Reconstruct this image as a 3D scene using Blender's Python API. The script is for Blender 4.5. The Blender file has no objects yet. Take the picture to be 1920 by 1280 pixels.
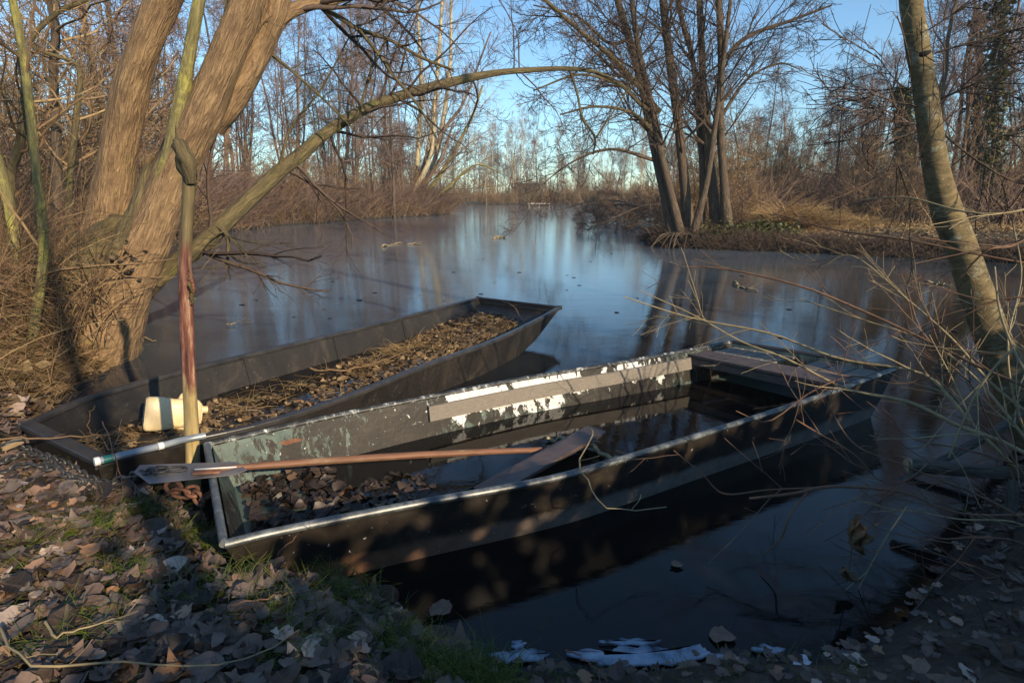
import bpy, math, random
import numpy as np
from mathutils import Vector, noise

C = bpy.context.scene
COL = C.collection
# ------------------------------------------------------------------ camera, sky, sun, exposure
F, HY, CAMZ = 1120.0, 365.0, 1.4
PITCH = math.atan((640 - HY) / F)
cd = bpy.data.cameras.new('camera'); cam = bpy.data.objects.new('camera', cd); COL.objects.link(cam)
cd.sensor_width = 36; cd.lens = 36 * F / 1920; cd.clip_start = 0.05; cd.clip_end = 1500
cam.location = (0, 0, CAMZ); cam.rotation_euler = (math.pi / 2 - PITCH, 0, 0)
C.camera = cam
SUN_EL, SUN_AZ = math.radians(23), math.atan2(.64, -.77)
w = bpy.data.worlds.new('World'); C.world = w; w.use_nodes = True
nt = w.node_tree; sky = nt.nodes.new('ShaderNodeTexSky'); sky.sky_type = 'NISHITA'; sky.sun_disc = False
sky.sun_elevation = SUN_EL; sky.sun_rotation = SUN_AZ; sky.dust_density = 0.25; sky.ozone_density = 1.6
tint = nt.nodes.new('ShaderNodeMix'); tint.data_type = 'RGBA'; tint.blend_type = 'MULTIPLY'; tint.inputs[0].default_value = 1; tint.inputs[7].default_value = (.74, .99, 1.14, 1)
nt.links.new(sky.outputs[0], tint.inputs[6]); nt.links.new(tint.outputs[2], nt.nodes['Background'].inputs[0]); nt.nodes['Background'].inputs[1].default_value = 0.12
sd = bpy.data.lights.new('sun', 'SUN'); sd.energy = 5.0; sd.angle = math.radians(.6); sd.color = (1, .81, .56)
sun = bpy.data.objects.new('sun', sd); COL.objects.link(sun)
SD = Vector((math.sin(SUN_AZ) * math.cos(SUN_EL), math.cos(SUN_AZ) * math.cos(SUN_EL), math.sin(SUN_EL)))
sun.rotation_euler = SD.to_track_quat('Z', 'Y').to_euler(); sun.location = (0, -5, 20)
C.view_settings.view_transform = 'Standard'; C.view_settings.look = 'None'
C.view_settings.exposure = 0.52; C.view_settings.gamma = 1
C.render.engine = 'CYCLES'
C.cycles.max_bounces = 5; C.cycles.diffuse_bounces = 2; C.cycles.glossy_bounces = 3; C.cycles.transmission_bounces = 3

# ------------------------------------------------------------------ measuring: where a sight line meets a height or a depth
def ray(px, py):
    x, y = (px - 960) / F, (640 - py) / F
    c, s = math.cos(PITCH), math.sin(PITCH)
    return x, c + s * y, c * y - s
def P(px, py, z=0.0):
    x, y, q = ray(px, py); t = (z - CAMZ) / q
    return np.array([x * t, y * t, z])
def Q(px, py, Y):
    x, y, q = ray(px, py); t = Y / y
    return np.array([x * t, Y, CAMZ + q * t])

# ------------------------------------------------------------------ materials
def mat(name, build):
    m = bpy.data.materials.new(name); m.use_nodes = True
    n = m.node_tree; b = n.nodes['Principled BSDF']
    build(n, b); return m
def N(n, t, **k):
    o = n.nodes.new(t)
    for a, v in k.items():
        if a in ('operation', 'blend_type', 'feature', 'data_type', 'attribute_name', 'distance', 'noise_dimensions', 'clamp'):
            setattr(o, a, v)
        else: o.inputs[a].default_value = v
    return o
def L(n, a, b): n.links.new(a, b)
def ramp(n, src, stops):
    r = n.nodes.new('ShaderNodeValToRGB'); e = r.color_ramp.elements
    while len(e) > 1: e.remove(e[-1])
    e[0].position = stops[0][0]; e[0].color = (*stops[0][1], 1)
    for p, c in stops[1:]:
        q = e.new(p); q.color = (*c, 1)
    L(n, src, r.inputs[0]); return r.outputs[0]
def mixc(n, f, a, b, mode='MIX'):
    m = n.nodes.new('ShaderNodeMix'); m.data_type = 'RGBA'; m.blend_type = mode
    for s, v in ((m.inputs[0], f), (m.inputs[6], a), (m.inputs[7], b)):
        if hasattr(v, 'links'): L(n, v, s)
        elif isinstance(v, tuple): s.default_value = (*v, 1)
        else: s.default_value = v
    return m.outputs[2]
def math_(n, op, a, b=0.0, c=None):
    m = n.nodes.new('ShaderNodeMath'); m.operation = op
    for i, v in enumerate((a, b, c)):
        if v is None: continue
        if hasattr(v, 'links'): L(n, v, m.inputs[i])
        else: m.inputs[i].default_value = v
    return m.outputs[0]
def bump(n, b, h, s, d):
    k = n.nodes.new('ShaderNodeBump'); k.inputs['Strength'].default_value = s; k.inputs['Distance'].default_value = d
    L(n, h, k.inputs['Height']); L(n, k.outputs[0], b.inputs['Normal'])
def objco(n, scale=(1, 1, 1), src='Object'):
    t = n.nodes.new('ShaderNodeTexCoord'); m = n.nodes.new('ShaderNodeMapping')
    m.inputs['Scale'].default_value = scale; L(n, t.outputs[src], m.inputs[0]); return m.outputs[0]
def stco(n, scale=(1, 1, 1)):
    a = N(n, 'ShaderNodeAttribute', attribute_name='st'); m = n.nodes.new('ShaderNodeMapping')
    m.inputs['Scale'].default_value = scale; L(n, a.outputs['Vector'], m.inputs[0]); return m.outputs[0]
def noi(n, co, scale, detail=5, rough=.6, dist=0):
    k = N(n, 'ShaderNodeTexNoise', Scale=scale, Detail=detail, Roughness=rough, Distortion=dist); L(n, co, k.inputs['Vector']); return k.outputs['Fac']
def rnd(n):
    a = N(n, 'ShaderNodeAttribute', attribute_name='rnd'); return a.outputs['Fac']

def bark(name, dark, light, patch, pk=.55, ridge=1.0, rough=.9, sc=9, bs=.8, horiz=False, plate=.0):
    def f(n, b):
        ws = n.nodes.new('ShaderNodeVectorMath'); ws.operation = 'MULTIPLY_ADD'; ws.inputs[1].default_value = (.03, .1, 0)
        nn = N(n, 'ShaderNodeTexNoise', Scale=7.0, Detail=4); st = stco(n); L(n, st, nn.inputs['Vector']); L(n, nn.outputs['Color'], ws.inputs[0]); L(n, st, ws.inputs[2])
        mp = n.nodes.new('ShaderNodeMapping'); mp.inputs['Scale'].default_value = (.3, 1, 1) if horiz else (1, .16, 1); L(n, ws.outputs[0], mp.inputs[0]); co = mp.outputs[0]
        a = noi(n, co, sc * 3.2, 7, .68, .3)
        rd = math_(n, 'SUBTRACT', 1.0, math_(n, 'MULTIPLY', math_(n, 'ABSOLUTE', math_(n, 'SUBTRACT', noi(n, co, sc * 2.4, 3, .5, .4), .5)), 5.0))   # fissures
        rd = math_(n, 'MAXIMUM', rd, 0.0)
        mp2 = n.nodes.new('ShaderNodeMapping'); mp2.inputs['Scale'].default_value = (1, .34, 1); L(n, ws.outputs[0], mp2.inputs[0])
        vr = N(n, 'ShaderNodeTexVoronoi', Scale=sc * 2.3, feature='DISTANCE_TO_EDGE'); w3 = n.nodes.new('ShaderNodeVectorMath'); w3.operation = 'MULTIPLY_ADD'; w3.inputs[1].default_value = (.05, .05, 0)
        n3 = N(n, 'ShaderNodeTexNoise', Scale=sc * 3.5, Detail=5, Roughness=.7); L(n, mp2.outputs[0], n3.inputs['Vector']); L(n, n3.outputs['Color'], w3.inputs[0]); L(n, mp2.outputs[0], w3.inputs[2]); L(n, w3.outputs[0], vr.inputs['Vector'])
        pl_ = math_(n, 'MAXIMUM', math_(n, 'SUBTRACT', 1.0, math_(n, 'MULTIPLY', vr.outputs['Distance'], 7.0)), 0.0)
        rd = math_(n, 'MAXIMUM', math_(n, 'MULTIPLY', rd, 1.0 - plate * .6), math_(n, 'MULTIPLY', pl_, plate))
        med = noi(n, stco(n, (1, .5, 1)), sc * .7, 6, .7, .6)
        c = mixc(n, ramp(n, math_(n, 'ADD', math_(n, 'MULTIPLY', a, .6), math_(n, 'MULTIPLY', med, .4)), [(.38, (0, 0, 0)), (.62, (1, 1, 1))]), dark, light)
        c = mixc(n, math_(n, 'MULTIPLY', rd, .55 * ridge), c, tuple(x * .4 for x in dark))
        big = noi(n, stco(n, (.8, 1.3, 1) if horiz else (1, .5, 1)), 3.2 if not horiz else 7.0, 8, .8, .2)
        mk = ramp(n, big, [(pk, (0, 0, 0)), (pk + .09, (1, 1, 1))])
        c = mixc(n, math_(n, 'MULTIPLY', mk, .8), c, mixc(n, a, tuple(x * .55 for x in patch), tuple(min(1, x * 1.3) for x in patch)))
        fl = noi(n, stco(n, (1, .7, 1)), sc * 9, 3, .6)
        c = mixc(n, ramp(n, fl, [(.63, (0, 0, 0)), (.7, (.45, .45, .45))]), c, tuple(min(1, x * 1.7) for x in light))
        L(n, c, b.inputs['Base Color']); b.inputs['Roughness'].default_value = rough
        h = math_(n, 'SUBTRACT', math_(n, 'MULTIPLY', a, 1.0), math_(n, 'MULTIPLY', rd, ridge * .8))
        bump(n, b, h, bs, .018)
    return mat(name, f)
def simple(name, c1, c2, scale=8, rough=.8, coord='Object', stretch=(1, 1, 1), bs=.3, bd=.01, metal=0.0, usernd=False):
    def f(n, b):
        k = noi(n, objco(n, stretch, coord), scale, 6, .65, .3)
        c = ramp(n, k, [(.3, c1), (.7, c2)])
        if usernd: c = mixc(n, rnd(n), c, c1)
        L(n, c, b.inputs['Base Color']); b.inputs['Roughness'].default_value = rough; b.inputs['Metallic'].default_value = metal
        if bs: bump(n, b, k, bs, bd)
    return mat(name, f)
def by_rnd(name, stops, rough=.85, trans=0.0, spec=.3, vein=False):
    def f(n, b):
        c = ramp(n, rnd(n), stops)
        k = noi(n, objco(n), 25, 4, .6)
        c = mixc(n, .55, c, ramp(n, k, [(.3, (.25, .22, .2)), (.75, (1, .96, .9))]), 'MULTIPLY')
        if vein:
            s = n.nodes.new('ShaderNodeSeparateXYZ'); a = N(n, 'ShaderNodeAttribute', attribute_name='st'); L(n, a.outputs['Vector'], s.inputs[0])
            ax = math_(n, 'ABSOLUTE', s.outputs[0])
            mid = math_(n, 'LESS_THAN', ax, .035)
            side = math_(n, 'LESS_THAN', math_(n, 'FRACT', math_(n, 'MULTIPLY', math_(n, 'SUBTRACT', s.outputs[1], math_(n, 'MULTIPLY', ax, .5)), 6.0)), .1)
            vv = math_(n, 'MULTIPLY', math_(n, 'MAXIMUM', mid, side), .12)
            c = mixc(n, vv, c, (.3, .24, .18))
        L(n, c, b.inputs['Base Color']); b.inputs['Roughness'].default_value = rough; b.inputs['Specular IOR Level'].default_value = spec
        if trans:
            tr = n.nodes.new('ShaderNodeBsdfTranslucent'); L(n, c, tr.inputs[0]); ms = n.nodes.new('ShaderNodeMixShader'); ms.inputs[0].default_value = trans
            L(n, b.outputs[0], ms.inputs[1]); L(n, tr.outputs[0], ms.inputs[2]); L(n, ms.outputs[0], n.nodes['Material Output'].inputs[0])
    return mat(name, f)

M = {}
M['willow'] = bark('willow_bark', (.15, .088, .045), (.42, .275, .14), (.24, .20, .06), .58, sc=12, plate=.22, bs=1.0)
M['willow_moss'] = bark('mossy_willow_bark', (.065, .05, .024), (.19, .145, .065), (.16, .16, .035), .54, sc=11, plate=.2)
M['yellow_bark'] = bark('lichen_yellow_bark', (.10, .085, .035), (.29, .25, .10), (.37, .34, .075), .50, sc=12, bs=.6, ridge=.8)
M['alder'] = bark('dark_alder_bark', (.04, .029, .02), (.18, .125, .08), (.13, .11, .05), .60, sc=9, plate=.2)
M['grey_bark'] = bark('grey_lichen_bark', (.07, .054, .026), (.24, .18, .085), (.36, .37, .27), .55, sc=9, bs=.5, ridge=.4, horiz=True)
M['birch'] = bark('pale_birch_bark', (.30, .24, .14), (.62, .53, .34), (.20, .14, .08), .6, sc=6, bs=.3, ridge=.3)
M['bgbark'] = simple('wood_bark', (.05, .037, .027), (.12, .09, .06), 3, .9, stretch=(3, 3, .6), bs=0)
M['bgbark2'] = simple('reddish_wood_bark', (.09, .055, .038), (.17, .115, .08), 3, .9, stretch=(3, 3, .6), bs=0)
M['ivybark'] = simple('ivy_green', (.02, .035, .01), (.06, .08, .02), 5, .8, bs=0)
def twm(nm, a, b_, t=.85): return by_rnd(nm, [(0, a), (1, b_)], t)
M['twig'] = twm('dark_twigs', (.05, .034, .027), (.12, .085, .065))
M['twig_purple'] = twm('purple_brown_twigs', (.11, .068, .058), (.27, .185, .15))
M['twig_pale'] = twm('pale_twigs', (.28, .22, .16), (.5, .42, .32))
M['twig_tan'] = by_rnd('tan_brush', [(0, (.10, .062, .034)), (.5, (.25, .16, .085)), (1, (.44, .32, .17))], .85)
M['twig_red'] = by_rnd('red_brown_twigs', [(0, (.10, .05, .032)), (1, (.26, .16, .10))], .6)
M['twig_green'] = by_rnd('olive_twigs', [(0, (.20, .155, .085)), (1, (.48, .40, .23))], .6)
M['straw'] = by_rnd('dry_grass', [(0, (.17, .10, .045)), (.5, (.46, .30, .14)), (1, (.72, .55, .29))], .8, .25)
M['grass'] = by_rnd('green_grass', [(0, (.07, .13, .02)), (.6, (.15, .23, .035)), (1, (.32, .32, .08))], .7, .3)
M['leaf'] = by_rnd('fallen_leaves', [(0, (.03, .022, .017)), (.22, (.085, .055, .04)), (.4, (.17, .115, .088)), (.52, (.16, .135, .12)), (.66, (.27, .165, .11)), (.8, (.22, .17, .145)), (.9, (.42, .21, .09)), (1, (.58, .46, .38))], .55, .12, .4, vein=True)
M['leaf_tan'] = by_rnd('tan_leaves', [(0, (.08, .055, .035)), (.5, (.26, .17, .09)), (1, (.5, .37, .2))], .7, .15)
M['leaf_dark'] = by_rnd('dark_leaves', [(0, (.02, .015, .013)), (.6, (.075, .052, .038)), (1, (.22, .14, .08))], .5, 0, .4)
M['ivy'] = by_rnd('ivy_leaves', [(0, (.03, .045, .012)), (1, (.16, .17, .05))], .45, .1)
M['frost'] = by_rnd('frosted_leaf', [(0, (.45, .5, .6)), (1, (.75, .8, .9))], .5)
M['ice'] = mat('thin_white_ice', lambda n, b: (L(n, ramp(n, noi(n, objco(n), 7, 6, .6, .6), [(.34, (.04, .06, .09)), (.45, (.22, .29, .38)), (.66, (.42, .50, .60))]), b.inputs['Base Color']), b.inputs['Roughness'].__setattr__('default_value', .25), bump(n, b, noi(n, objco(n), 30, 4), .3, .004)) and None)

def groundmat(n, b):
    co = objco(n)
    k1 = noi(n, co, 1.3, 6, .65); k2 = noi(n, co, 22, 6, .7, .6)
    vor = N(n, 'ShaderNodeTexVoronoi', Scale=14.0); L(n, co, vor.inputs['Vector'])
    c = ramp(n, k2, [(.3, (.03, .021, .014)), (.55, (.09, .062, .04)), (.75, (.17, .12, .075))])
    c = mixc(n, .5, c, ramp(n, vor.outputs['Color'], [(.1, (.3, .3, .3)), (.9, (1, .9, .8))]), 'MULTIPLY')
    g = ramp(n, k1, [(.52, (0, 0, 0)), (.62, (1, 1, 1))])
    c = mixc(n, math_(n, 'MULTIPLY', g, .5), c, (.07, .085, .02))
    s = n.nodes.new('ShaderNodeSeparateXYZ'); L(n, objco(n), s.inputs[0])
    wet = ramp(n, s.outputs[2], [(.0, (.22, .2, .18)), (.12, (1, 1, 1))])
    c = mixc(n, 1.0, c, wet, 'MULTIPLY')
    L(n, c, b.inputs['Base Color']); b.inputs['Roughness'].default_value = .9
    bump(n, b, k2, .8, .03)
M['ground'] = mat('leafy_soil', groundmat)
def watermat(n, b):
    co = objco(n)
    s = n.nodes.new('ShaderNodeSeparateXYZ'); L(n, co, s.inputs[0])
    wob = math_(n, 'MULTIPLY', math_(n, 'SUBTRACT', noi(n, co, .5, 4, .6), .5), 5.0)
    # ice sheet: out on the lake, thins towards the near and right-hand banks
    d = math_(n, 'ADD', math_(n, 'ADD', s.outputs[1], math_(n, 'MULTIPLY', s.outputs[0], -.55)), wob)
    ice = n.nodes.new('ShaderNodeMapRange'); ice.interpolation_type = 'SMOOTHSTEP'; L(n, d, ice.inputs[0])
    ice.inputs[1].default_value = 2.5; ice.inputs[2].default_value = 13.0
    I = ice.outputs[0]
    fine = noi(n, objco(n, (1, 2.5, 1)), 9, 5, .65, .4)
    frost = noi(n, objco(n, (.35, 1, 1)), 1.1, 6, .7, .8)
    L(n, mixc(n, math_(n, 'MULTIPLY', I, math_(n, 'MULTIPLY_ADD', frost, .9, .15)), (.006, .0055, .005), (.13, .175, .225)), b.inputs['Base Color'])
    r = math_(n, 'MULTIPLY_ADD', I, math_(n, 'MULTIPLY_ADD', frost, .12, .02), .025)
    L(n, r, b.inputs['Roughness']); b.inputs['IOR'].default_value = 1.34
    lo = noi(n, objco(n, (.6, 1.4, 1)), 2.2, 3, .5, .3)
    h = math_(n, 'ADD', math_(n, 'MULTIPLY', fine, .16), math_(n, 'MULTIPLY', lo, .6))
    bump(n, b, h, .16, .02)
M['water'] = mat('icy_lake_water', watermat)
def pudmat(n, b):
    b.inputs['Base Color'].default_value = (.008, .007, .006, 1); b.inputs['Roughness'].default_value = .04; b.inputs['IOR'].default_value = 1.33
    bump(n, b, noi(n, objco(n), 12, 3), .06, .01)
M['puddle'] = mat('bilge_water', pudmat)
M['far_hull'] = mat('black_hull', lambda n, b: (L(n, mixc(n, ramp(n, noi(n, objco(n), 60, 3, .6), [(.64, (0, 0, 0)), (.72, (.35, .35, .35))]), ramp(n, noi(n, objco(n, (1, 1, .6)), 4.5, 8, .75, .8), [(.34, (.007, .006, .006)), (.54, (.019, .016, .014)), (.76, (.07, .055, .038))]), (.2, .18, .15)), b.inputs['Base Color']), b.inputs['Roughness'].__setattr__('default_value', .55), bump(n, b, noi(n, objco(n), 40, 5), .25, .004)) and None)
M['far_rail'] = simple('slate_rail', (.016, .016, .018), (.048, .045, .044), 9, .38, bs=.15, bd=.004)
def hullmat(inside):
    def f(n, b):
        s = n.nodes.new('ShaderNodeSeparateXYZ'); a = N(n, 'ShaderNodeAttribute', attribute_name='st'); L(n, a.outputs['Vector'], s.inputs[0])
        u, v = s.outputs[0], s.outputs[1]          # u metres along, v metres above water
        co = stco(n, (1, 1, 1)); co2 = stco(n, (1, .5, 1))
        base = ramp(n, noi(n, objco(n), 7, 7, .7, .4), [(.3, (.007, .006, .005)), (.55, (.015, .012, .010)), (.78, (.042, .032, .025))])
        chips = noi(n, co, 38, 4, .6)
        if inside:
            zone = math_(n, 'MULTIPLY_ADD', math_(n, 'SINE', math_(n, 'MULTIPLY', u, 4.3)), .045, .0)
            fade = ramp(n, math_(n, 'MULTIPLY', u, .25), [(0, (.11, .11, .11)), (.055, (.07, .07, .07)), (.085, (0, 0, 0)), (.24, (-.01, -.01, -.01)), (.32, (.06, .06, .06)), (.38, (.02, .02, .02)), (.42, (-.03, -.03, -.03)), (1, (-.05, -.05, -.05))])
            edge = math_(n, 'MULTIPLY', math_(n, 'ABSOLUTE', math_(n, 'SUBTRACT', v, .16)), .55)
            t = math_(n, 'ADD', math_(n, 'ADD', noi(n, co2, 19, 9, .8, .5), fade), math_(n, 'ADD', zone, edge))
            g = ramp(n, t, [(.60, (0, 0, 0)), (.625, (1, 1, 1))])
            c = mixc(n, g, base, ramp(n, noi(n, co, 8, 5), [(.3, (.03, .055, .05)), (.7, (.12, .165, .145))]))
            wz = ramp(n, math_(n, 'MULTIPLY', u, .25), [(.30, (0, 0, 0)), (.335, (.21, .21, .21)), (.52, (.24, .24, .24)), (.60, (.1, .1, .1)), (.72, (.14, .14, .14)), (.86, (0, 0, 0))])
            hz = ramp(n, math_(n, 'MULTIPLY', v, 3.0), [(.15, (0, 0, 0)), (.36, (.08, .08, .08)), (.55, (.2, .2, .2)), (.85, (.14, .14, .14)), (.92, (.02, .02, .02))])
            wt = math_(n, 'ADD', math_(n, 'ADD', noi(n, stco(n, (1, .6, 1)), 9, 6, .7, .3), wz), hz)
            wm = ramp(n, wt, [(.80, (0, 0, 0)), (.815, (1, 1, 1))])
            c = mixc(n, wm, c, ramp(n, noi(n, stco(n, (1, .4, 1)), 30, 6, .7), [(.3, (.30, .30, .29)), (.55, (.72, .72, .70))]))
        else:
            low = ramp(n, math_(n, 'ADD', math_(n, 'MULTIPLY', v, 3.2), math_(n, 'MULTIPLY', noi(n, co2, 7, 7, .75), .28)), [(.36, (1, 1, 1)), (.47, (0, 0, 0))])
            lc = mixc(n, ramp(n, math_(n, 'MULTIPLY', u, .25), [(.12, (1, 1, 1)), (.38, (0, 0, 0))]), (.30, .29, .26), (.34, .17, .09))
            lc = mixc(n, noi(n, co, 16, 6, .7), lc, (.03, .026, .022))
            base = mixc(n, 1.0, base, (2.0, 2.0, 1.9), 'MULTIPLY'); c = mixc(n, low, base, lc)
        c = mixc(n, ramp(n, chips, [(.685, (0, 0, 0)), (.695, (1, 1, 1))]), c, (.5, .5, .47))
        c = mixc(n, ramp(n, noi(n, stco(n, (.6, 1.6, 1)), 13, 5, .65), [(.685, (0, 0, 0)), (.70, (.8, .8, .8))]), c, (.24, .22, .19))
        c = mixc(n, ramp(n, noi(n, stco(n, (.25, 2.5, 1)), 22, 6, .75), [(.56, (0, 0, 0)), (.72, (.4, .4, .4))]), c, (.075, .065, .055))
        L(n, c, b.inputs['Base Color']); b.inputs['Roughness'].default_value = .42
        bump(n, b, noi(n, objco(n), 30, 6, .7), .3, .004)
    return f
M['near_in'] = mat('peeling_green_paint', hullmat(True)); M['near_out'] = mat('worn_dark_hull_paint', hullmat(False))
M['near_rail'] = mat('worn_grey_rail', lambda n, b: (L(n, ramp(n, noi(n, objco(n), 16, 7, .75, .4), [(.32, (.02, .023, .025)), (.5, (.075, .088, .095)), (.72, (.21, .23, .24))]), b.inputs['Base Color']), b.inputs['Roughness'].__setattr__('default_value', .35), bump(n, b, noi(n, objco(n), 50, 4), .2, .003)) and None)
M['near_rail_far'] = mat('flaking_black_white_rail', lambda n, b: (L(n, ramp(n, noi(n, objco(n), 22, 7, .75, .4), [(.45, (.018, .018, .018)), (.58, (.09, .10, .10)), (.605, (.5, .51, .51))]), b.inputs['Base Color']), b.inputs['Roughness'].__setattr__('default_value', .4)) and None)
M['grey_wood'] = simple('weathered_grey_board', (.10, .085, .07), (.27, .24, .20), 5, .8, coord='Generated', stretch=(1.5, 14, 14), bs=.4, bd=.004)
M['deck'] = simple('dark_deck_plank', (.045, .035, .032), (.10, .075, .068), 5, .6, stretch=(4, 4, 4), bs=.3, bd=.004)
M['wet_plank'] = simple('wet_plank', (.05, .035, .03), (.12, .085, .07), 5, .4, coord='Generated', stretch=(1.5, 10, 4), bs=.3, bd=.004)
M['polewood'] = mat('peeled_pole_wood', lambda n, b: (lambda st: (L(n, mixc(n, ramp(n, noi(n, st, 3.5, 6, .7, .5), [(.45, (0, 0, 0)), (.56, (1, 1, 1))]), ramp(n, noi(n, stco(n, (1, .15, 1)), 30, 5), [(.3, (.16, .15, .04)), (.7, (.42, .36, .15))]), ramp(n, noi(n, stco(n, (1, .2, 1)), 25, 5), [(.3, (.10, .03, .018)), (.75, (.30, .12, .07))])), b.inputs['Base Color']), bump(n, b, noi(n, stco(n, (1, .15, 1)), 40, 5), .5, .005)))(stco(n, (1.2, .5, 1))) and None)
M['rust'] = simple('rusty_iron', (.07, .03, .018), (.26, .12, .07), 30, .8, bs=.4, bd=.003)
M['chain'] = simple('dark_chain', (.03, .03, .03), (.09, .085, .08), 30, .5, bs=.2, bd=.003, metal=.4)
M['steel'] = simple('dull_steel_blade', (.19, .18, .185), (.30, .285, .28), 4, .42, bs=.12, bd=.003, metal=.55)
M['shaft'] = mat('worn_shaft', lambda n, b: (b.inputs['Specular IOR Level'].__setattr__('default_value', .2), L(n, mixc(n, .6, ramp(n, noi(n, stco(n, (1, .35, 1)), 7, 6, .7), [(.35, (.26, .12, .075)), (.5, (.20, .10, .06)), (.62, (.30, .21, .13))]), ramp(n, noi(n, stco(n, (1, .1, 1)), 60, 4), [(.3, (.3, .3, .3)), (.7, (1, 1, 1))]), 'MULTIPLY'), b.inputs['Base Color']), b.inputs['Roughness'].__setattr__('default_value', .55)) and None)
M['pvc'] = simple('grey_tube', (.17, .2, .235), (.28, .31, .34), 5, .3, bs=0)
M['white'] = simple('white_plastic', (.6, .6, .58), (.75, .75, .72), 10, .4, bs=0)
M['teal'] = simple('teal_tape', (.01, .10, .09), (.02, .16, .14), 10, .4, bs=0)
M['can'] = simple('yellowed_plastic', (.60, .44, .20), (.80, .65, .40), 6, .42, bs=.25, bd=.01)
M['log'] = bark('grey_log_bark', (.06, .055, .045), (.17, .16, .13), (.13, .14, .06), .55, sc=12)
M['cutwood'] = simple('cut_wood', (.25, .17, .09), (.4, .3, .18), 20, .8, bs=.1)
M['hut'] = simple('green_black_boards', (.008, .014, .018), (.02, .035, .04), 3, .8, stretch=(8, 8, .5), bs=0)
M['roof'] = simple('dark_felt_roof', (.012, .010, .009), (.035, .03, .026), 3, .95, bs=0)
M['teal_wall'] = simple('teal_boards', (.015, .05, .06), (.03, .08, .09), 3, .8, bs=0)
M['pale'] = simple('pale_board', (.28, .25, .21), (.42, .39, .33), 3, .8, bs=0)
M['knot'] = simple('dark_knot', (.01, .008, .006), (.03, .025, .02), 10, .9)
M['moss'] = simple('moss_clump', (.03, .035, .012), (.13, .14, .03), 30, .95, bs=.8, bd=.02)

M['can'].node_tree.nodes['Principled BSDF'].inputs['Subsurface Weight'].default_value = .35; M['can'].node_tree.nodes['Principled BSDF'].inputs['Subsurface Scale'].default_value = .03
# ------------------------------------------------------------------ mesh helpers
class Geo:
    def __init__(s): s.v = []; s.q = []; s.t = []; s.st = []; s.r = []; s.n = 0; s.qm = []; s.tm = []
    def add(s, v, quads=None, tris=None, st=None, r=None, m=0):
        v = np.asarray(v, float).reshape(-1, 3)
        if quads is not None and len(quads): q = np.asarray(quads, int).reshape(-1, 4) + s.n; s.q.append(q); s.qm.append(np.full(len(q), m))
        if tris is not None and len(tris): t = np.asarray(tris, int).reshape(-1, 3) + s.n; s.t.append(t); s.tm.append(np.full(len(t), m))
        s.v.append(v); s.st.append(np.zeros((len(v), 2)) if st is None else np.asarray(st, float).reshape(-1, 2))
        s.r.append(np.full(len(v), .5) if r is None else np.broadcast_to(np.asarray(r, float), (len(v),)))
        s.n += len(v); return s
    def build(s, name, mats, parent=None, smooth=True, origin=None):
        me = bpy.data.meshes.new(name); v = np.concatenate(s.v)
        if origin is not None: v = v - np.asarray(origin)
        q = np.concatenate(s.q) if s.q else np.zeros((0, 4), int); t = np.concatenate(s.t) if s.t else np.zeros((0, 3), int)
        me.vertices.add(len(v)); me.vertices.foreach_set('co', v.astype(np.float32).ravel())
        me.loops.add(len(q) * 4 + len(t) * 3); me.loops.foreach_set('vertex_index', np.concatenate([q.ravel(), t.ravel()]).astype(np.int32))
        me.polygons.add(len(q) + len(t))
        ls = np.concatenate([np.arange(len(q)) * 4, len(q) * 4 + np.arange(len(t)) * 3]).astype(np.int32)
        me.polygons.foreach_set('loop_start', ls)
        mi = np.concatenate((s.qm or [np.zeros(0)]) + (s.tm or [np.zeros(0)])).astype(np.int32)
        me.polygons.foreach_set('material_index', mi)
        me.polygons.foreach_set('use_smooth', np.full(len(ls), bool(smooth)))
        a = me.attributes.new('st', 'FLOAT2', 'POINT'); a.data.foreach_set('vector', np.concatenate(s.st).astype(np.float32).ravel())
        a = me.attributes.new('rnd', 'FLOAT', 'POINT'); a.data.foreach_set('value', np.concatenate(s.r).astype(np.float32))
        me.update(calc_edges=True); me.validate()
        for m in (mats if isinstance(mats, (list, tuple)) else [mats]): me.materials.append(m)
        o = bpy.data.objects.new(name, me); COL.objects.link(o)
        if parent: o.parent = parent
        if origin is not None: o.location = Vector(origin) - (parent.location if parent else Vector())
        elif parent: o.location = -parent.location
        return o
def nrm(a): return a / np.maximum(np.linalg.norm(a, axis=-1, keepdims=True), 1e-9)
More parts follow.
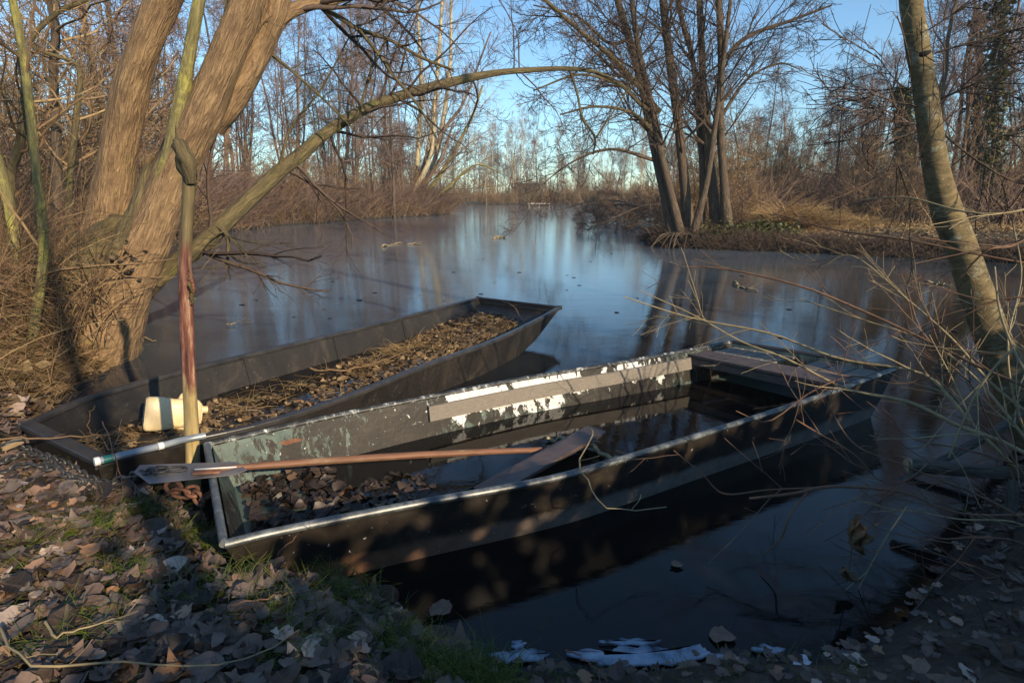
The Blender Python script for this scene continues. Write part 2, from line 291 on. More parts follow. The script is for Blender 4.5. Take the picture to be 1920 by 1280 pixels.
def tubes(g, pts, rad, sides=3, r=None, m=0, cap=False, bumpy=0, seed=0):
    """pts [S,n,3], rad [S,n]"""
    pts = np.asarray(pts, float); rad = np.asarray(rad, float)
    if pts.ndim == 2: pts = pts[None]; rad = rad[None] if rad.ndim == 1 else rad
    S, n, _ = pts.shape; k = sides
    t = nrm(np.gradient(pts, axis=1)); mt = nrm(t.mean(1))
    ax = np.zeros((S, 3)); ax[np.arange(S), np.argmin(np.abs(mt), axis=1)] = 1
    u = nrm(np.cross(t, ax[:, None, :])); w_ = np.cross(t, u)
    a = np.linspace(0, 2 * math.pi, k + 1)
    R = rad[:, :, None] * np.ones(k + 1)
    if bumpy:
        for s_ in range(S):
            for i in range(n):
                for j in range(k):
                    R[s_, i, j] *= 1 + bumpy * noise.fractal(Vector((math.cos(a[j]) * 1.6 + seed, math.sin(a[j]) * 1.6, i * .12 + s_ * 7)), .8, 2, 3) + bumpy * .55 * noise.noise(Vector((math.cos(a[j]) * 4.5, math.sin(a[j]) * 4.5 + seed, i * .05)))
                R[s_, i, k] = R[s_, i, 0]
    v = pts[:, :, None, :] + R[..., None] * (np.cos(a)[None, None, :, None] * u[:, :, None, :] + np.sin(a)[None, None, :, None] * w_[:, :, None, :])
    L_ = np.concatenate([np.zeros((S, 1)), np.cumsum(np.linalg.norm(np.diff(pts, axis=1), axis=2), axis=1)], axis=1)
    st = np.stack([np.broadcast_to(a[None, None, :] * rad.mean(1)[:, None, None], (S, n, k + 1)), np.broadcast_to(L_[:, :, None], (S, n, k + 1))], -1)
    i = np.arange(n - 1)[:, None] * (k + 1) + np.arange(k)[None, :]
    q = np.stack([i, i + 1, i + k + 2, i + k + 1], -1).reshape(-1, 4)
    q = (q[None] + (np.arange(S) * n * (k + 1))[:, None, None]).reshape(-1, 4)
    rr = .5 if r is None else (np.repeat(r, n * (k + 1)) if np.ndim(r) else r)
    g.add(v, q, None, st, rr, m)
    if cap:
        for s_ in range(S):
            for e in (0, n - 1):
                ring = v[s_, e, :k]; c = pts[s_, e][None]
                g.add(np.concatenate([ring, c]), None, [(j, (j + 1) % k, k) if e else ((j + 1) % k, j, k) for j in range(k)], None, .5, cap if cap is not True else m)
def smooth_path(pts, n):
    pts = np.asarray(pts, float); m = len(pts)
    if m == 2: return pts[0] + (pts[1] - pts[0]) * np.linspace(0, 1, n)[:, None]
    e = np.concatenate([[2 * pts[0] - pts[1]], pts, [2 * pts[-1] - pts[-2]]])
    out = []
    for x in np.linspace(0, m - 1, n):
        i = min(int(x), m - 2); f = x - i; a, b, c, d = e[i:i + 4]
        out.append(.5 * (2 * b + (c - a) * f + (2 * a - 5 * b + 4 * c - d) * f * f + (3 * b - a - 3 * c + d) * f ** 3))
    return np.array(out)
def kids(P_, R_, K, rng, t0=.2, t1=.97, ang=(.5, 1.1), ln=1., lnf=.6, n=5, wig=.15, up=.0, rf=.6, taper=.3, down=0.0, rmin=0.002):
    S, n0, _ = P_.shape
    t = rng.uniform(t0, t1, (S, K)); x = t * (n0 - 1); i = np.minimum(x.astype(int), n0 - 2); f = (x - i)[..., None]
    s_ = np.arange(S)[:, None]
    o = P_[s_, i] * (1 - f) + P_[s_, i + 1] * f; tan = nrm(P_[s_, i + 1] - P_[s_, i])
    r0 = R_[s_, i] * (1 - f[..., 0]) + R_[s_, i + 1] * f[..., 0]
    p = nrm(np.cross(tan, nrm(rng.normal(size=(S, K, 3)))))
    a = rng.uniform(ang[0], ang[1], (S, K, 1))
    d = np.cos(a) * tan + np.sin(a) * p
    seg = np.linalg.norm(np.diff(P_, axis=1), axis=2).sum(1)[:, None]
    ll = (ln if ln is not None else seg) * (1 - lnf * t) * rng.uniform(.6, 1.2, (S, K))
    out = np.zeros((S * K, n, 3)); o = o.reshape(-1, 3); d = nrm(d.reshape(-1, 3)); ll = ll.reshape(-1)
    out[:, 0] = o; st = ll / (n - 1)
    for j in range(1, n):
        d = d + rng.normal(size=d.shape) * wig; d[:, 2] += up - down; d = nrm(d)
        out[:, j] = out[:, j - 1] + d * st[:, None]
    R2 = np.maximum(r0.reshape(-1) * rf, rmin)[:, None] * np.linspace(1, taper, n)[None]
    return out, np.maximum(R2, rmin)
def tag(o, label, cat, group=None, kind=None):
    if label: o['label'] = label
    if cat: o['category'] = cat
    if group: o['group'] = group
    if kind: o['kind'] = kind
    return o
def thing(name, label, cat, loc=(0, 0, 0), group=None, kind=None):
    o = bpy.data.objects.new(name, None); COL.objects.link(o); o.location = loc; o.empty_display_size = .2
    return tag(o, label, cat, group, kind)
def boxg(g, c, ex, ey, ez, m=0, r=.5, bev=0):
    """box: centre c and three half-extent vectors; st = metres along ex,ey"""
    c, ex, ey, ez = [np.asarray(a, float) for a in (c, ex, ey, ez)]
    v = []; 
    for sx, sy, sz in ((-1, -1, -1), (1, -1, -1), (1, 1, -1), (-1, 1, -1), (-1, -1, 1), (1, -1, 1), (1, 1, 1), (-1, 1, 1)):
        v.append(c + sx * ex + sy * ey + sz * ez)
    g.add(v, [(0, 3, 2, 1), (4, 5, 6, 7), (0, 1, 5, 4), (1, 2, 6, 5), (2, 3, 7, 6), (3, 0, 4, 7)], None, None, r, m)
def bevel(o, w_=.004, seg=2):
    m = o.modifiers.new('bevel', 'BEVEL'); m.width = w_; m.segments = seg; m.limit_method = 'ANGLE'
    return o

# ------------------------------------------------------------------ lake outline (from the water's edge in the photograph)
lake = [P(*p)[:2] for p in [(235, 625), (222, 665), (190, 700), (120, 740), (92, 775), (130, 830), (230, 900), (330, 960), (430, 1035), (560, 1082), (700, 1128), (790, 1200), (930, 1255), (1150, 1268), (1350, 1235), (1500, 1250), (1600, 1215), (1690, 1165), (1745, 1090), (1790, 1010), (1850, 930), (1930, 850), (2030, 790), (2300, 650), (2700, 560), (2700, 505)]]
lake += [P(*p)[:2] for p in [(2000, 500), (1900, 493), (1800, 487), (1650, 481), (1500, 474), (1380, 469), (1290, 465), (1222, 460), (1212, 452), (1228, 440), (1290, 428), (1350, 412), (1340, 400), (1290, 391)]]
lake += [P(*p)[:2] for p in [(1230, 385), (1100, 384), (960, 383.5), (840, 383.5), (780, 385), (810, 393), (846, 400.5), (800, 405), (700, 410), (600, 418), (480, 426), (390, 440), (330, 470), (290, 520), (262, 575)]]
lake = np.array(lake)
def sdf(X, Y):
    """signed distance to the shore, + on land"""
    p = np.stack([X, Y], -1); d = np.full(X.shape, 1e9); ins = np.zeros(X.shape, bool)
    for a, b in zip(lake, np.roll(lake, -1, axis=0)):
        e = b - a; w_ = p - a; t = np.clip((w_ @ e) / (e @ e), 0, 1)
        d = np.minimum(d, np.linalg.norm(w_ - t[..., None] * e, axis=-1))
        c = (a[1] > Y) != (b[1] > Y)
        with np.errstate(divide='ignore', invalid='ignore'):
            xx = (b[0] - a[0]) * (Y - a[1]) / (b[1] - a[1] + 1e-12) + a[0]
        ins ^= c & (X < xx)
    return np.where(ins, -d, d)

# boat outlines
def resample(pts, n):
    pts = smooth_path(pts, 60); l = np.concatenate([[0], np.cumsum(np.linalg.norm(np.diff(pts, axis=0), axis=1))])
    x = np.linspace(0, l[-1], n); return np.stack([np.interp(x, l, pts[:, k]) for k in range(3)], -1)
NB = 33
nearL = resample([P(388, 835, .29), P(600, 787, .275), P(812, 744, .27), P(1000, 708, .27), P(1140, 685, .275), P(1263, 663, .285), P(1372, 642, .30)], NB)
nearR = resample([P(420, 1022, .29), P(500, 1002, .28), P(762, 949, .27), P(1000, 906, .26), P(1140, 870, .265), P(1400, 789, .275), P(1543, 742, .295), P(1680, 692, .33)], NB)
farL = resample([P(38, 796, .29), P(155, 745, .285), P(330, 695, .28), P(500, 654, .275), P(701, 606, .275), P(896, 557, .29)], NB)
farR = resample([P(182, 868, .27), P(330, 830, .265), P(500, 792, .26), P(668, 737, .26), P(802, 683, .26), P(920, 641, .265), P(1000, 604, .275), P(1052, 575, .30)], NB)
def inpoly(X, Y, poly):
    ins = np.zeros(X.shape, bool)
    for a, b in zip(poly, np.roll(poly, -1, axis=0)):
        c = (a[1] > Y) != (b[1] > Y)
        with np.errstate(divide='ignore', invalid='ignore'):
            ins ^= c & (X < (b[0] - a[0]) * (Y - a[1]) / (b[1] - a[1] + 1e-12) + a[0])
    return ins
polyN = np.concatenate([nearL[:, :2], nearR[::-1, :2]]); polyF = np.concatenate([farL[:, :2], farR[::-1, :2]])
def grow_poly(p, k): c = p.mean(0); d = p - c; return p + nrm(d) * k
def height(X, Y, fine=True):
    d = sdf(X, Y)
    near = np.hypot(X, Y) < 9
    h = np.where(d > 0, .22 * (1 - np.exp(-d / .22)) + .05 * np.minimum(d, 4) + .012 * np.clip(d - 4, 0, 40), np.maximum(d * .6, -.6) - .02)
    h += np.where(d > 0, .03 * np.sin(X * 3.1 + 1) * np.cos(Y * 2.7) + .015 * np.sin(X * 9 + Y * 5), 0) * np.clip(d * 3, 0, 1)
    # the bank under the willow is a raised mound
    h += np.where(d > 0, .35 * np.exp(-(((X + 4.1) / .9) ** 2 + ((Y - 5.1) / 1.0) ** 2)), 0) * np.clip(d * 2, 0, 1)
    ins = inpoly(X, Y, grow_poly(polyN, .03)) | inpoly(X, Y, grow_poly(polyF, .03))
    return np.where(ins, np.minimum(h, -.03), h)
def axis(n, a, lo, hi, c):
    u = np.linspace(math.asinh((lo - c) / a), math.asinh((hi - c) / a), n); return c + a * np.sinh(u)
gx = axis(520, 2.2, -160, 160, -1.0); gy = axis(520, 2.2, -40, 260, 2.2)
X, Y = np.meshgrid(gx, gy); Z = height(X, Y)
g = Geo(); nx, ny = len(gx), len(gy); i = (np.arange(ny - 1)[:, None] * nx + np.arange(nx - 1)[None]).ravel()
g.add(np.stack([X, Y, Z], -1), np.stack([i, i + 1, i + nx + 1, i + nx], -1))
tag(g.build('ground', M['ground']), 'brown leaf covered lake bank and wood floor', None, kind='structure')
g = Geo(); g.add([(-60, .5, 0), (160, .5, 0), (160, 110, 0), (-60, 110, 0)], [(0, 1, 2, 3)])
tag(g.build('water', M['water']), 'thinly frozen dark lake reflecting sky and trees', None, kind='structure')
def gz(x, y): return float(height(np.array([x]), np.array([y]))[0])

# ------------------------------------------------------------------ boats
def boat(name, label, L_, R_, zb, inset, mo, mi, ms_rail, rail, floor_z, rake0, rake1, th=.022):
    n = len(L_); c0 = (L_[0] + R_[0]) / 2; root = thing(name, label, 'boat', (c0[0], c0[1], 0))
    ax = nrm((L_ - R_)); ax[:, 2] = 0; ax = nrm(ax); u = np.linspace(0, 1, n)
    mid = (L_ + R_) / 2; fw = nrm(np.gradient(mid, axis=0)); fw[:, 2] = 0; ln = np.concatenate([[0], np.cumsum(np.linalg.norm(np.diff(mid, axis=0), axis=1))])
    shift = np.interp(u, [0, .06, .9, 1], [rake0, rake0 * .6, -rake1 * .4, -rake1])[:, None] * fw
    zbot = zb(u); zfl = floor_z(u)
    def col(A, s, f, z):   # interpolate between rim and bottom at fraction f
        B = A - s * ax * inset + shift; B = B.copy(); B[:, 2] = zbot
        out = A + (B - A) * f[:, None] if np.ndim(f) else A + (B - A) * f
        return out
    rows = 5; g = Geo()
    def strip(A, s, off, m, zend, flip):
        g2 = []
        for k in range(rows + 1):
            f = k / rows; B = A - s * ax * inset + shift; B = B.copy(); B[:, 2] = zend
            full = (zend - A[:, 2]) / (zbot - A[:, 2])
            pt = A + ((A - s * ax * inset + shift) - A) * (f * full)[:, None]; pt[:, 2] = A[:, 2] + (zend - A[:, 2]) * f
            g2.append(pt - s * ax * off)
        v = np.stack(g2, 1); st = np.stack([np.broadcast_to(ln[:, None], (n, rows + 1)), v[..., 2]], -1)
        i = (np.arange(n - 1)[:, None] * (rows + 1) + np.arange(rows)[None]).ravel(); q = np.stack([i, i + 1, i + rows + 2, i + rows + 1], -1)
        if flip: q = q[:, ::-1]
        g.add(v, q, None, st, .5, m); return v
    oL = strip(L_, 1, 0, 0, zbot, False); oR = strip(R_, -1, 0, 0, zbot, True)
    iL = strip(L_, 1, th, 1, zfl, True); iR = strip(R_, -1, th, 1, zfl, False)
    # end panels: outer at the stern, inner th inwards
    def panel(a, b, m, flip, e, off):
        t = np.linspace(0, 1, 9)[:, None, None]; v = a[None] * (1 - t) + b[None] * t + fw[e] * off
        k = v.shape[1]; i = (np.arange(8)[:, None] * k + np.arange(k - 1)[None]).ravel(); q = np.stack([i, i + 1, i + k + 1, i + k], -1)
        if flip: q = q[:, ::-1]
        st = np.stack([np.broadcast_to(np.linspace(0, .9, 9)[:, None], v.shape[:2]), v[..., 2]], -1)
        g.add(v, q, None, st, .5, m)
    panel(oL[0], oR[0], 0, True, 0, 0); panel(iL[0], iR[0], 1, False, 0, th)
    panel(oL[-1], oR[-1], 0, False, -1, 0); panel(iL[-1], iR[-1], 1, True, -1, -th)
    for A, B, fl, m in ((oL[:, -1], oR[:, -1], False, 0),):    # bottom
        i = np.arange(n - 1); g.add(np.concatenate([A, B]), np.stack([i, i + 1, n + i + 1, n + i], -1), None, None, .5, m)
    hull = g.build('hull', [mo, mi], root)
    # floor inside
    g = Geo(); t = np.linspace(0, 1, 9); v = iL[:, -1][:, None] * (1 - t)[None, :, None] + iR[:, -1][:, None] * t[None, :, None]
    v[..., 2] = zfl[:, None]; i = (np.arange(n - 1)[:, None] * 9 + np.arange(8)[None]).ravel()
    v2 = v.copy(); v2[0] += fw[0] * .0
    g.add(v2, np.stack([i, i + 9, i + 10, i + 1], -1)); g.build('floor', mi, root)
    return root, ax, fw, iL, iR, ln
U = lambda a, b: (lambda u: np.interp(u, a, b))
nb, axN, fwN, niL, niR, nln = boat('punt_boat', 'near dark flat boat with peeling green and white paint and a grey side board', nearL, nearR,
    U([0, .08, .9, 1], [.02, -.08, -.08, -.02]), .07, M['near_out'], M['near_in'], None, 'tube', U([0, .1, .25, .85, 1], [.085, .06, .03, .03, .08]), .09, .07)
fb, axF, fwF, fiL, fiR, fln = boat('punt_boat', 'far black flat boat filled with dead leaves, yellow can inside', farL, farR,
    U([0, .1, .72, .88, 1], [.02, -.06, -.06, .06, .215]), .06, M['far_hull'], M['far_hull'], None, 'flat', U([0, .3, .7, .9, 1], [.085, .05, .05, .13, .235]), .05, .02)
# rails
def tube_part(name, pts, r, m, parent, sides=10, n=None, cap=True):
    pts = np.asarray(pts, float); g = Geo()
    if n: pts = smooth_path(pts, n)
    rr = np.interp(np.linspace(0, 1, len(pts)), np.linspace(0, 1, len(r)), r) if np.ndim(r) else np.full(len(pts), r)
    tubes(g, pts, rr, sides, cap=cap); return g.build(name, m, parent)
lift = np.array([0, 0, .004])
tag(tube_part('rail', nearR - axN * .0 + lift, .0155, M['near_rail'], nb), 'worn grey tube rail on the near side', None)
tag(tube_part('rail', nearL + lift, .0145, M['near_rail_far'], nb), 'black rail with flaking white paint on the far side', None)
tube_part('rail', [nearL[0] + lift * 1.5, (nearL[0] + nearR[0]) / 2 + lift * 2, nearR[0] + lift * 1.5], .015, M['near_rail'], nb, n=9)
tube_part('rail', [nearL[-1] + lift * 1.2, (nearL[-1] + nearR[-1]) / 2 + lift * 1.2, nearR[-1] + lift * 1.2], .016, M['far_rail'], nb, n=9)
def flat_rail(A, ax_, s, w_, h, m, parent):
    g = Geo(); n = len(A); a = A + s * ax_ * .006; b = A - s * ax_ * w_
    z = np.array([0, 0, 1.])
    v = np.stack([a + z * .004, b + z * .004, b + z * (.004 - h), b * .0 + a + z * (.004 - h)], 1)
    i = (np.arange(n - 1)[:, None] * 4 + np.arange(4)[None]); j = (np.arange(n - 1)[:, None] * 4 + (np.arange(4)[None] + 1) % 4)
    q = np.stack([i, j, j + 4, i + 4], -1).reshape(-1, 4)
    g.add(v, np.concatenate([q, [[0, 1, 2, 3]], [[(n - 1) * 4 + k for k in (3, 2, 1, 0)]]])); o = g.build('rail', m, parent, smooth=False); bevel(o, .006, 2); return o
flat_rail(farL, axF, 1, .045, .028, M['far_rail'], fb); flat_rail(farR, axF, -1, .04, .028, M['far_rail'], fb)
for e, w_ in ((0, .06), (-1, .035)):
    t = np.linspace(0, 1, 9)[:, None]; A = farL[e] * (1 - t) + farR[e] * t; A[:, 2] += .003
    flat_rail(A, np.tile(fwF[e] * (-1 if e == 0 else 1), (9, 1)), 1, w_, .03, M['far_rail'], fb)
# wall seams in the far boat
for k in (11, 17, 23):
    A = fiL[k][0] - axF[k] * .004; B = fiL[k][-1] - axF[k] * .004; g = Geo(); boxg(g, (A + B) / 2 - [0, 0, .012], fwF[k] * .016, (B - A) / 2 * .92, axF[k] * .005); g.build('frame_rib', M['far_hull'], fb, smooth=False)
# board along the far inner side of the near boat
def strake(t0, t1, drop, hgt, th, m, name, lab=None):
    us = np.linspace(0, 1, NB); tt = np.linspace(t0, t1, 12)
    A = np.stack([np.interp(tt, us, nearL[:, k]) for k in range(3)], -1); ax_ = np.stack([np.interp(tt, us, axN[:, k]) for k in range(3)], -1)
    top = A - ax_ * (.034) - [0, 0, drop]; bot = top - ax_ * .012 - [0, 0, hgt]
    v = np.stack([top, top - ax_ * th, bot - ax_ * th, bot], 1); g = Geo(); n = 12
    i = (np.arange(n - 1)[:, None] * 4 + np.arange(4)[None]); j = (np.arange(n - 1)[:, None] * 4 + (np.arange(4)[None] + 1) % 4)
    q = np.stack([i, j, j + 4, i + 4], -1).reshape(-1, 4)
    g.add(v, np.concatenate([q, [[0, 1, 2, 3]], [[(n - 1) * 4 + k for k in (3, 2, 1, 0)]]])); o = g.build(name, m, nb, smooth=False); bevel(o, .002)
    if lab: o['label'] = lab
    return o
def find_u(A, px, py):   # fraction along a rail closest to a sight line
    r = np.array(ray(px, py)); r /= np.linalg.norm(r); d = A - [0, 0, CAMZ]; k = np.argmin(np.linalg.norm(d - (d @ r)[:, None] * r, axis=1)); return k / (len(A) - 1)
u0, u1 = find_u(nearL, 812, 743), find_u(nearL, 1320, 652)
strake(u0, u1, .035, .085, .02, M['grey_wood'], 'side_board', 'weathered grey board along the inside')
# rust-red patch with white edge near the stern
g = Geo(); k = 3; A = niL[k][1] * .55 + niL[k][2] * .45 - axN[k] * .003
rr = random.Random(3); ring = []
for j in range(18):
    a = j / 18 * 2 * math.pi; ring.append(A + fwN[k] * (.085 * math.cos(a)) + np.array([0, 0, 1]) * (.013 * math.sin(a) * rr.uniform(.7, 1.3)) )
g.add(ring + [A - axN[k] * .002], None, [(j, (j + 1) % 18, 18) for j in range(18)]); g.build('bare_patch', M['rust'], nb)
# bow deck
i0 = int(.875 * (NB - 1)); zz = np.array([0, 0, 1.])
def deckplank(f0, f1, k0, k1, drop, th, m=M['deck'], name='deck_plank'):
    g = Geo()
    def pt(f, k):
        kk = int(k); fr = k - kk; kk2 = min(kk + 1, NB - 1)
        a = nearL[kk] * (1 - fr) + nearL[kk2] * fr; b = nearR[kk] * (1 - fr) + nearR[kk2] * fr; ax_ = axN[kk]
        a = a - ax_ * .03; b = b + ax_ * .03; return a * (1 - f) + b * f - zz * drop
    c = [pt(f0, k0), pt(f1, k0), pt(f1, k1), pt(f0, k1)]
    g.add(c + [x - zz * th for x in c], [(0, 1, 2, 3), (7, 6, 5, 4), (0, 4, 5, 1), (1, 5, 6, 2), (2, 6, 7, 3), (3, 7, 4, 0)])
    o = g.build(name, m, nb, smooth=False); bevel(o, .003); return o
kk = NB - 1
deckplank(0, 1, kk - 4.2, kk - 2.5, .012, .022)
for f0 in np.arange(0.02, .46, .088): deckplank(f0, f0 + .078, kk - 2.45, kk - .3, .02, .015, M['grey_wood'], 'deck_slat')
for f0 in np.arange(.60, .97, .125): deckplank(f0, f0 + .11, kk - 2.45, kk - .3, .02, .015, M['grey_wood'], 'deck_slat')
deckplank(.02, .98, kk - 4.15, kk - 4.0, .04, .05, M['deck'], 'deck_beam')
# bilge water
def inner_poly(iL, iR, k0, k1, z, grow=.0):
    a = iL[k0:k1 + 1, -1]; b = iR[k0:k1 + 1, -1]; return a, b
g = Geo(); a, b = niL[3:NB - 1, -1].copy(), niR[3:NB - 1, -1].copy(); a += axN[3:NB - 1] * .015; b -= axN[3:NB - 1] * .015; a[:, 2] = b[:, 2] = .062
i = np.arange(len(a) - 1); g.add(np.concatenate([a, b]), np.stack([i, i + 1, len(a) + i + 1, len(a) + i], -1)); g.build('bilge_water', M['puddle'], nb)
g = Geo(); a, b = fiL[9:24, -1].copy(), fiR[9:24, -1].copy(); a[:, 2] = b[:, 2] = .060
i = np.arange(len(a) - 1); g.add(np.concatenate([a, b]), np.stack([i, i + 1, len(a) + i + 1, len(a) + i], -1)); g.build('bilge_water', M['puddle'], fb)
# ------------------------------------------------------------------ leaves
def leaf_templates(K, seed, rows=7, cols=4, curl=.5):
    rg = np.random.default_rng(seed); out = []
    for k in range(K):
        y = np.linspace(0, 1, rows); kind = rg.integers(0, 3)
        wd = np.sin(np.clip(y * .97 + .015, 0, 1) ** (.62 if kind else .85) * math.pi) ** .62 * (.42 if kind < 2 else .46) * rg.uniform(.7, 1.1)
        if kind == 2: wd = wd * (1 + .3 * np.cos(y * 18))
        wd = wd * rg.uniform(.86, 1.1, rows); wd[0] *= .5; wd[-1] *= .35
        x = np.linspace(-1, 1, cols + 1)[None] * wd[:, None]; yy = np.broadcast_to(y[:, None], x.shape).copy()
        yy += rg.normal(size=x.shape) * .012
        c1, c2, c3 = rg.uniform(-1.3, 1.9) * curl, rg.normal() * .5 * curl, rg.normal() * .5 * curl
        z = c1 * x ** 2 + c2 * (yy - .5) ** 2 + c3 * x * (yy - .5) + rg.normal(size=x.shape) * .028 + .1 * np.abs(x) * curl + .03 * np.sin(yy * 14 + rg.uniform(0, 6)) * np.abs(x) * 3
        out.append(np.stack([x, yy - .5, z], -1).reshape(-1, 3))
    i = (np.arange(rows - 1)[:, None] * (cols + 1) + np.arange(cols)[None]).ravel()
    return out, np.stack([i, i + 1, i + cols + 2, i + cols + 1], -1)
def scatter(g, pos, size, seed, tilt=.25, K=14, rows=7, cols=4, curl=.5, r=None, temp=None, aspect=1):
    rg = np.random.default_rng(seed); T, q = leaf_templates(K, seed, rows, cols, curl); N_ = len(pos); which = rg.integers(0, K, N_)
    size = np.broadcast_to(size, (N_,)); rv = rg.uniform(0, 1, N_) if r is None else np.broadcast_to(r, (N_,))
    for k in range(K):
        s = np.where(which == k)[0]
        if not len(s): continue
        nz = nrm(np.stack([rg.normal(size=len(s)) * tilt, rg.normal(size=len(s)) * tilt, np.ones(len(s))], -1))
        a = rg.uniform(0, 2 * math.pi, len(s)); h = np.stack([np.cos(a), np.sin(a), np.zeros(len(s))], -1)
        y = nrm(h - (h * nz).sum(-1, keepdims=True) * nz); x = np.cross(y, nz)
        t = T[k] * [aspect, 1, 1]
        v = pos[s][:, None] + size[s][:, None, None] * (t[None, :, 0:1] * x[:, None] + t[None, :, 1:2] * y[:, None] + t[None, :, 2:3] * nz[:, None])
        nv = len(t); qq = (q[None] + (np.arange(len(s)) * nv)[:, None, None]).reshape(-1, 4)
        g.add(v, qq, None, np.tile(np.stack([t[:, 0], t[:, 1] + .5], -1), (len(s), 1)), np.repeat(rv[s], nv))
def land_points(n, x0, x1, y0, y1, dmin, dmax, seed, ex=True):
    rg = np.random.default_rng(seed); x = rg.uniform(x0, x1, n); y = rg.uniform(y0, y1, n); d = sdf(x, y)
    k = (d > dmin) & (d < dmax)
    if ex: k &= ~(inpoly(x, y, grow_poly(polyN, .0)) | inpoly(x, y, grow_poly(polyF, .0)))
    x, y = x[k], y[k]; return np.stack([x, y, height(x, y)], -1)
R0 = np.random.default_rng(1)
# litter on the near bank
g = Geo(); p = land_points(27000, -3.4, 3.3, .75, 3.6, -.03, 9, 11)
keep = (p[:, 0] < -.12) | ((R0.uniform(size=len(p)) < .3) & (p[:, 1] > 1.12)); p = p[keep]
clump = np.array([noise.noise(Vector((a * 1.7, b * 1.7, 3))) for a, b, _ in p]); p = p[(clump > -.36) | (R0.uniform(size=len(p)) < .3)]
p[:, 2] = np.maximum(p[:, 2], 0) + R0.uniform(.002, .032, len(p)); p = p[(p[:, 1] < 2.6) | (R0.uniform(size=len(p)) < .7)]
sz = np.clip(R0.lognormal(-3.02, .45, len(p)), .018, .125) * np.where(p[:, 0] > -.12, .62, 1.); half = R0.uniform(size=len(p)) < .5
scatter(g, p, sz, 5, .16, 30, 9, 4, .85, r=np.clip(R0.normal(.42, .3, len(p)), 0, 1))
tag(g.build('leaf_litter', M['leaf'], origin=(-1, 1.5, .2)), 'thick carpet of curled purple brown dead leaves on the near bank', 'leaf litter', kind='stuff')
# litter on the willow bank and the far banks
g = Geo()
p = np.concatenate([land_points(9000, -7, -2.3, 3.2, 8, 0, 4, 12), land_points(16000, 3, 24, 14, 26, 0, 8, 13)]); p[:, 2] += R0.uniform(.0, .04, len(p))
scatter(g, p, R0.uniform(.06, .14, len(p)), 6, .3, 10, 4, 2, .6)
tag(g.build('leaf_litter', M['leaf_tan']), 'scattered tan dead leaves under the trees on the banks beyond the boats', 'leaf litter', kind='stuff')
# litter inside the boats
def boat_pts(iL, iR, n, u0, u1, f0, f1, seed, dz=.02, pw=1.0):
    rg = np.random.default_rng(seed); u = rg.uniform(u0, u1, n); f = f0 + (f1 - f0) * rg.uniform(0, 1, n) ** pw; us = np.linspace(0, 1, NB)
    a = np.stack([np.interp(u, us, iL[:, -1, k]) for k in range(3)], -1); b = np.stack([np.interp(u, us, iR[:, -1, k]) for k in range(3)], -1)
    p = a * (1 - f)[:, None] + b * f[:, None]; p[:, 2] += rg.uniform(.002, dz, n); return p
g = Geo(); p = np.concatenate([boat_pts(fiL, fiR, 1100, .03, .32, .06, .94, 21, .03), boat_pts(fiL, fiR, 500, .30, .46, .35, .85, 22, .03), boat_pts(fiL, fiR, 700, .44, .60, .12, .9, 26, .04), boat_pts(fiL, fiR, 700, .60, .74, .1, .9, 23, .04), boat_pts(fiL, fiR, 1500, .70, .94, .05, .95, 24, .05), boat_pts(fiL, fiR, 200, .3, .66, .5, .97, 25, .02)])
mk_ = np.array([noise.noise(Vector((a * 3.1, b * 3.1, 9))) for a, b, _ in p]); p = p[mk_ > -.18]
scatter(g, p, np.clip(R0.lognormal(-3.5, .42, len(p)), .012, .075), 7, .38, 16, 6, 3, .9, r=np.clip(R0.beta(1.5, 2.6, len(p)), 0, 1))
tag(g.build('leaf_litter', M['leaf_tan'], origin=tuple(farL[8])), 'brown dead leaves covering the floor of the far boat', 'leaf litter', kind='stuff')
g = Geo(); p = np.concatenate([boat_pts(niL, niR, 520, .02, .14, .04, .96, 31, .035), boat_pts(niL, niR, 130, .13, .24, .35, .95, 32, .015)]); p[:, 2] = np.maximum(p[:, 2], .064)
scatter(g, p, np.clip(R0.lognormal(-3.05, .35, len(p)), .02, .09), 8, .38, 12, 6, 3, .9, r=np.clip(R0.beta(1.5, 3, len(p)), 0, 1))
tag(g.build('leaf_litter', M['leaf_dark'], origin=tuple(nearL[3])), 'dark dead leaves in the stern of the near boat', 'leaf litter', kind='stuff')
def blades(g, base, n, hgt, spread, seed, lean=.5, wd=.002, seg=4, r=None, up=.0):
    rg = np.random.default_rng(seed); b = base[rg.integers(0, len(base), n)] + np.concatenate([rg.normal(size=(n, 2)) * spread, np.zeros((n, 1))], 1)
    d = nrm(np.concatenate([rg.normal(size=(n, 2)) * lean, np.ones((n, 1))], 1)); L_ = hgt * rg.uniform(.5, 1.3, n); pts = [b]; bend = rg.uniform(.1, .5, n)
    for j in range(seg):
        pts.append(pts[-1] + d * (L_ / seg)[:, None]); hz = d.copy(); hz[:, 2] = 0; d = nrm(d + nrm(hz) * bend[:, None] - [0, 0, .12] * bend[:, None] * 2 + rg.normal(size=d.shape) * .08)
    pts = np.stack(pts, 1); rad = np.broadcast_to(wd * np.linspace(1, .25, seg + 1), (n, seg + 1)); tubes(g, pts, rad, 3, rg.uniform(0, 1, n) if r is None else r)
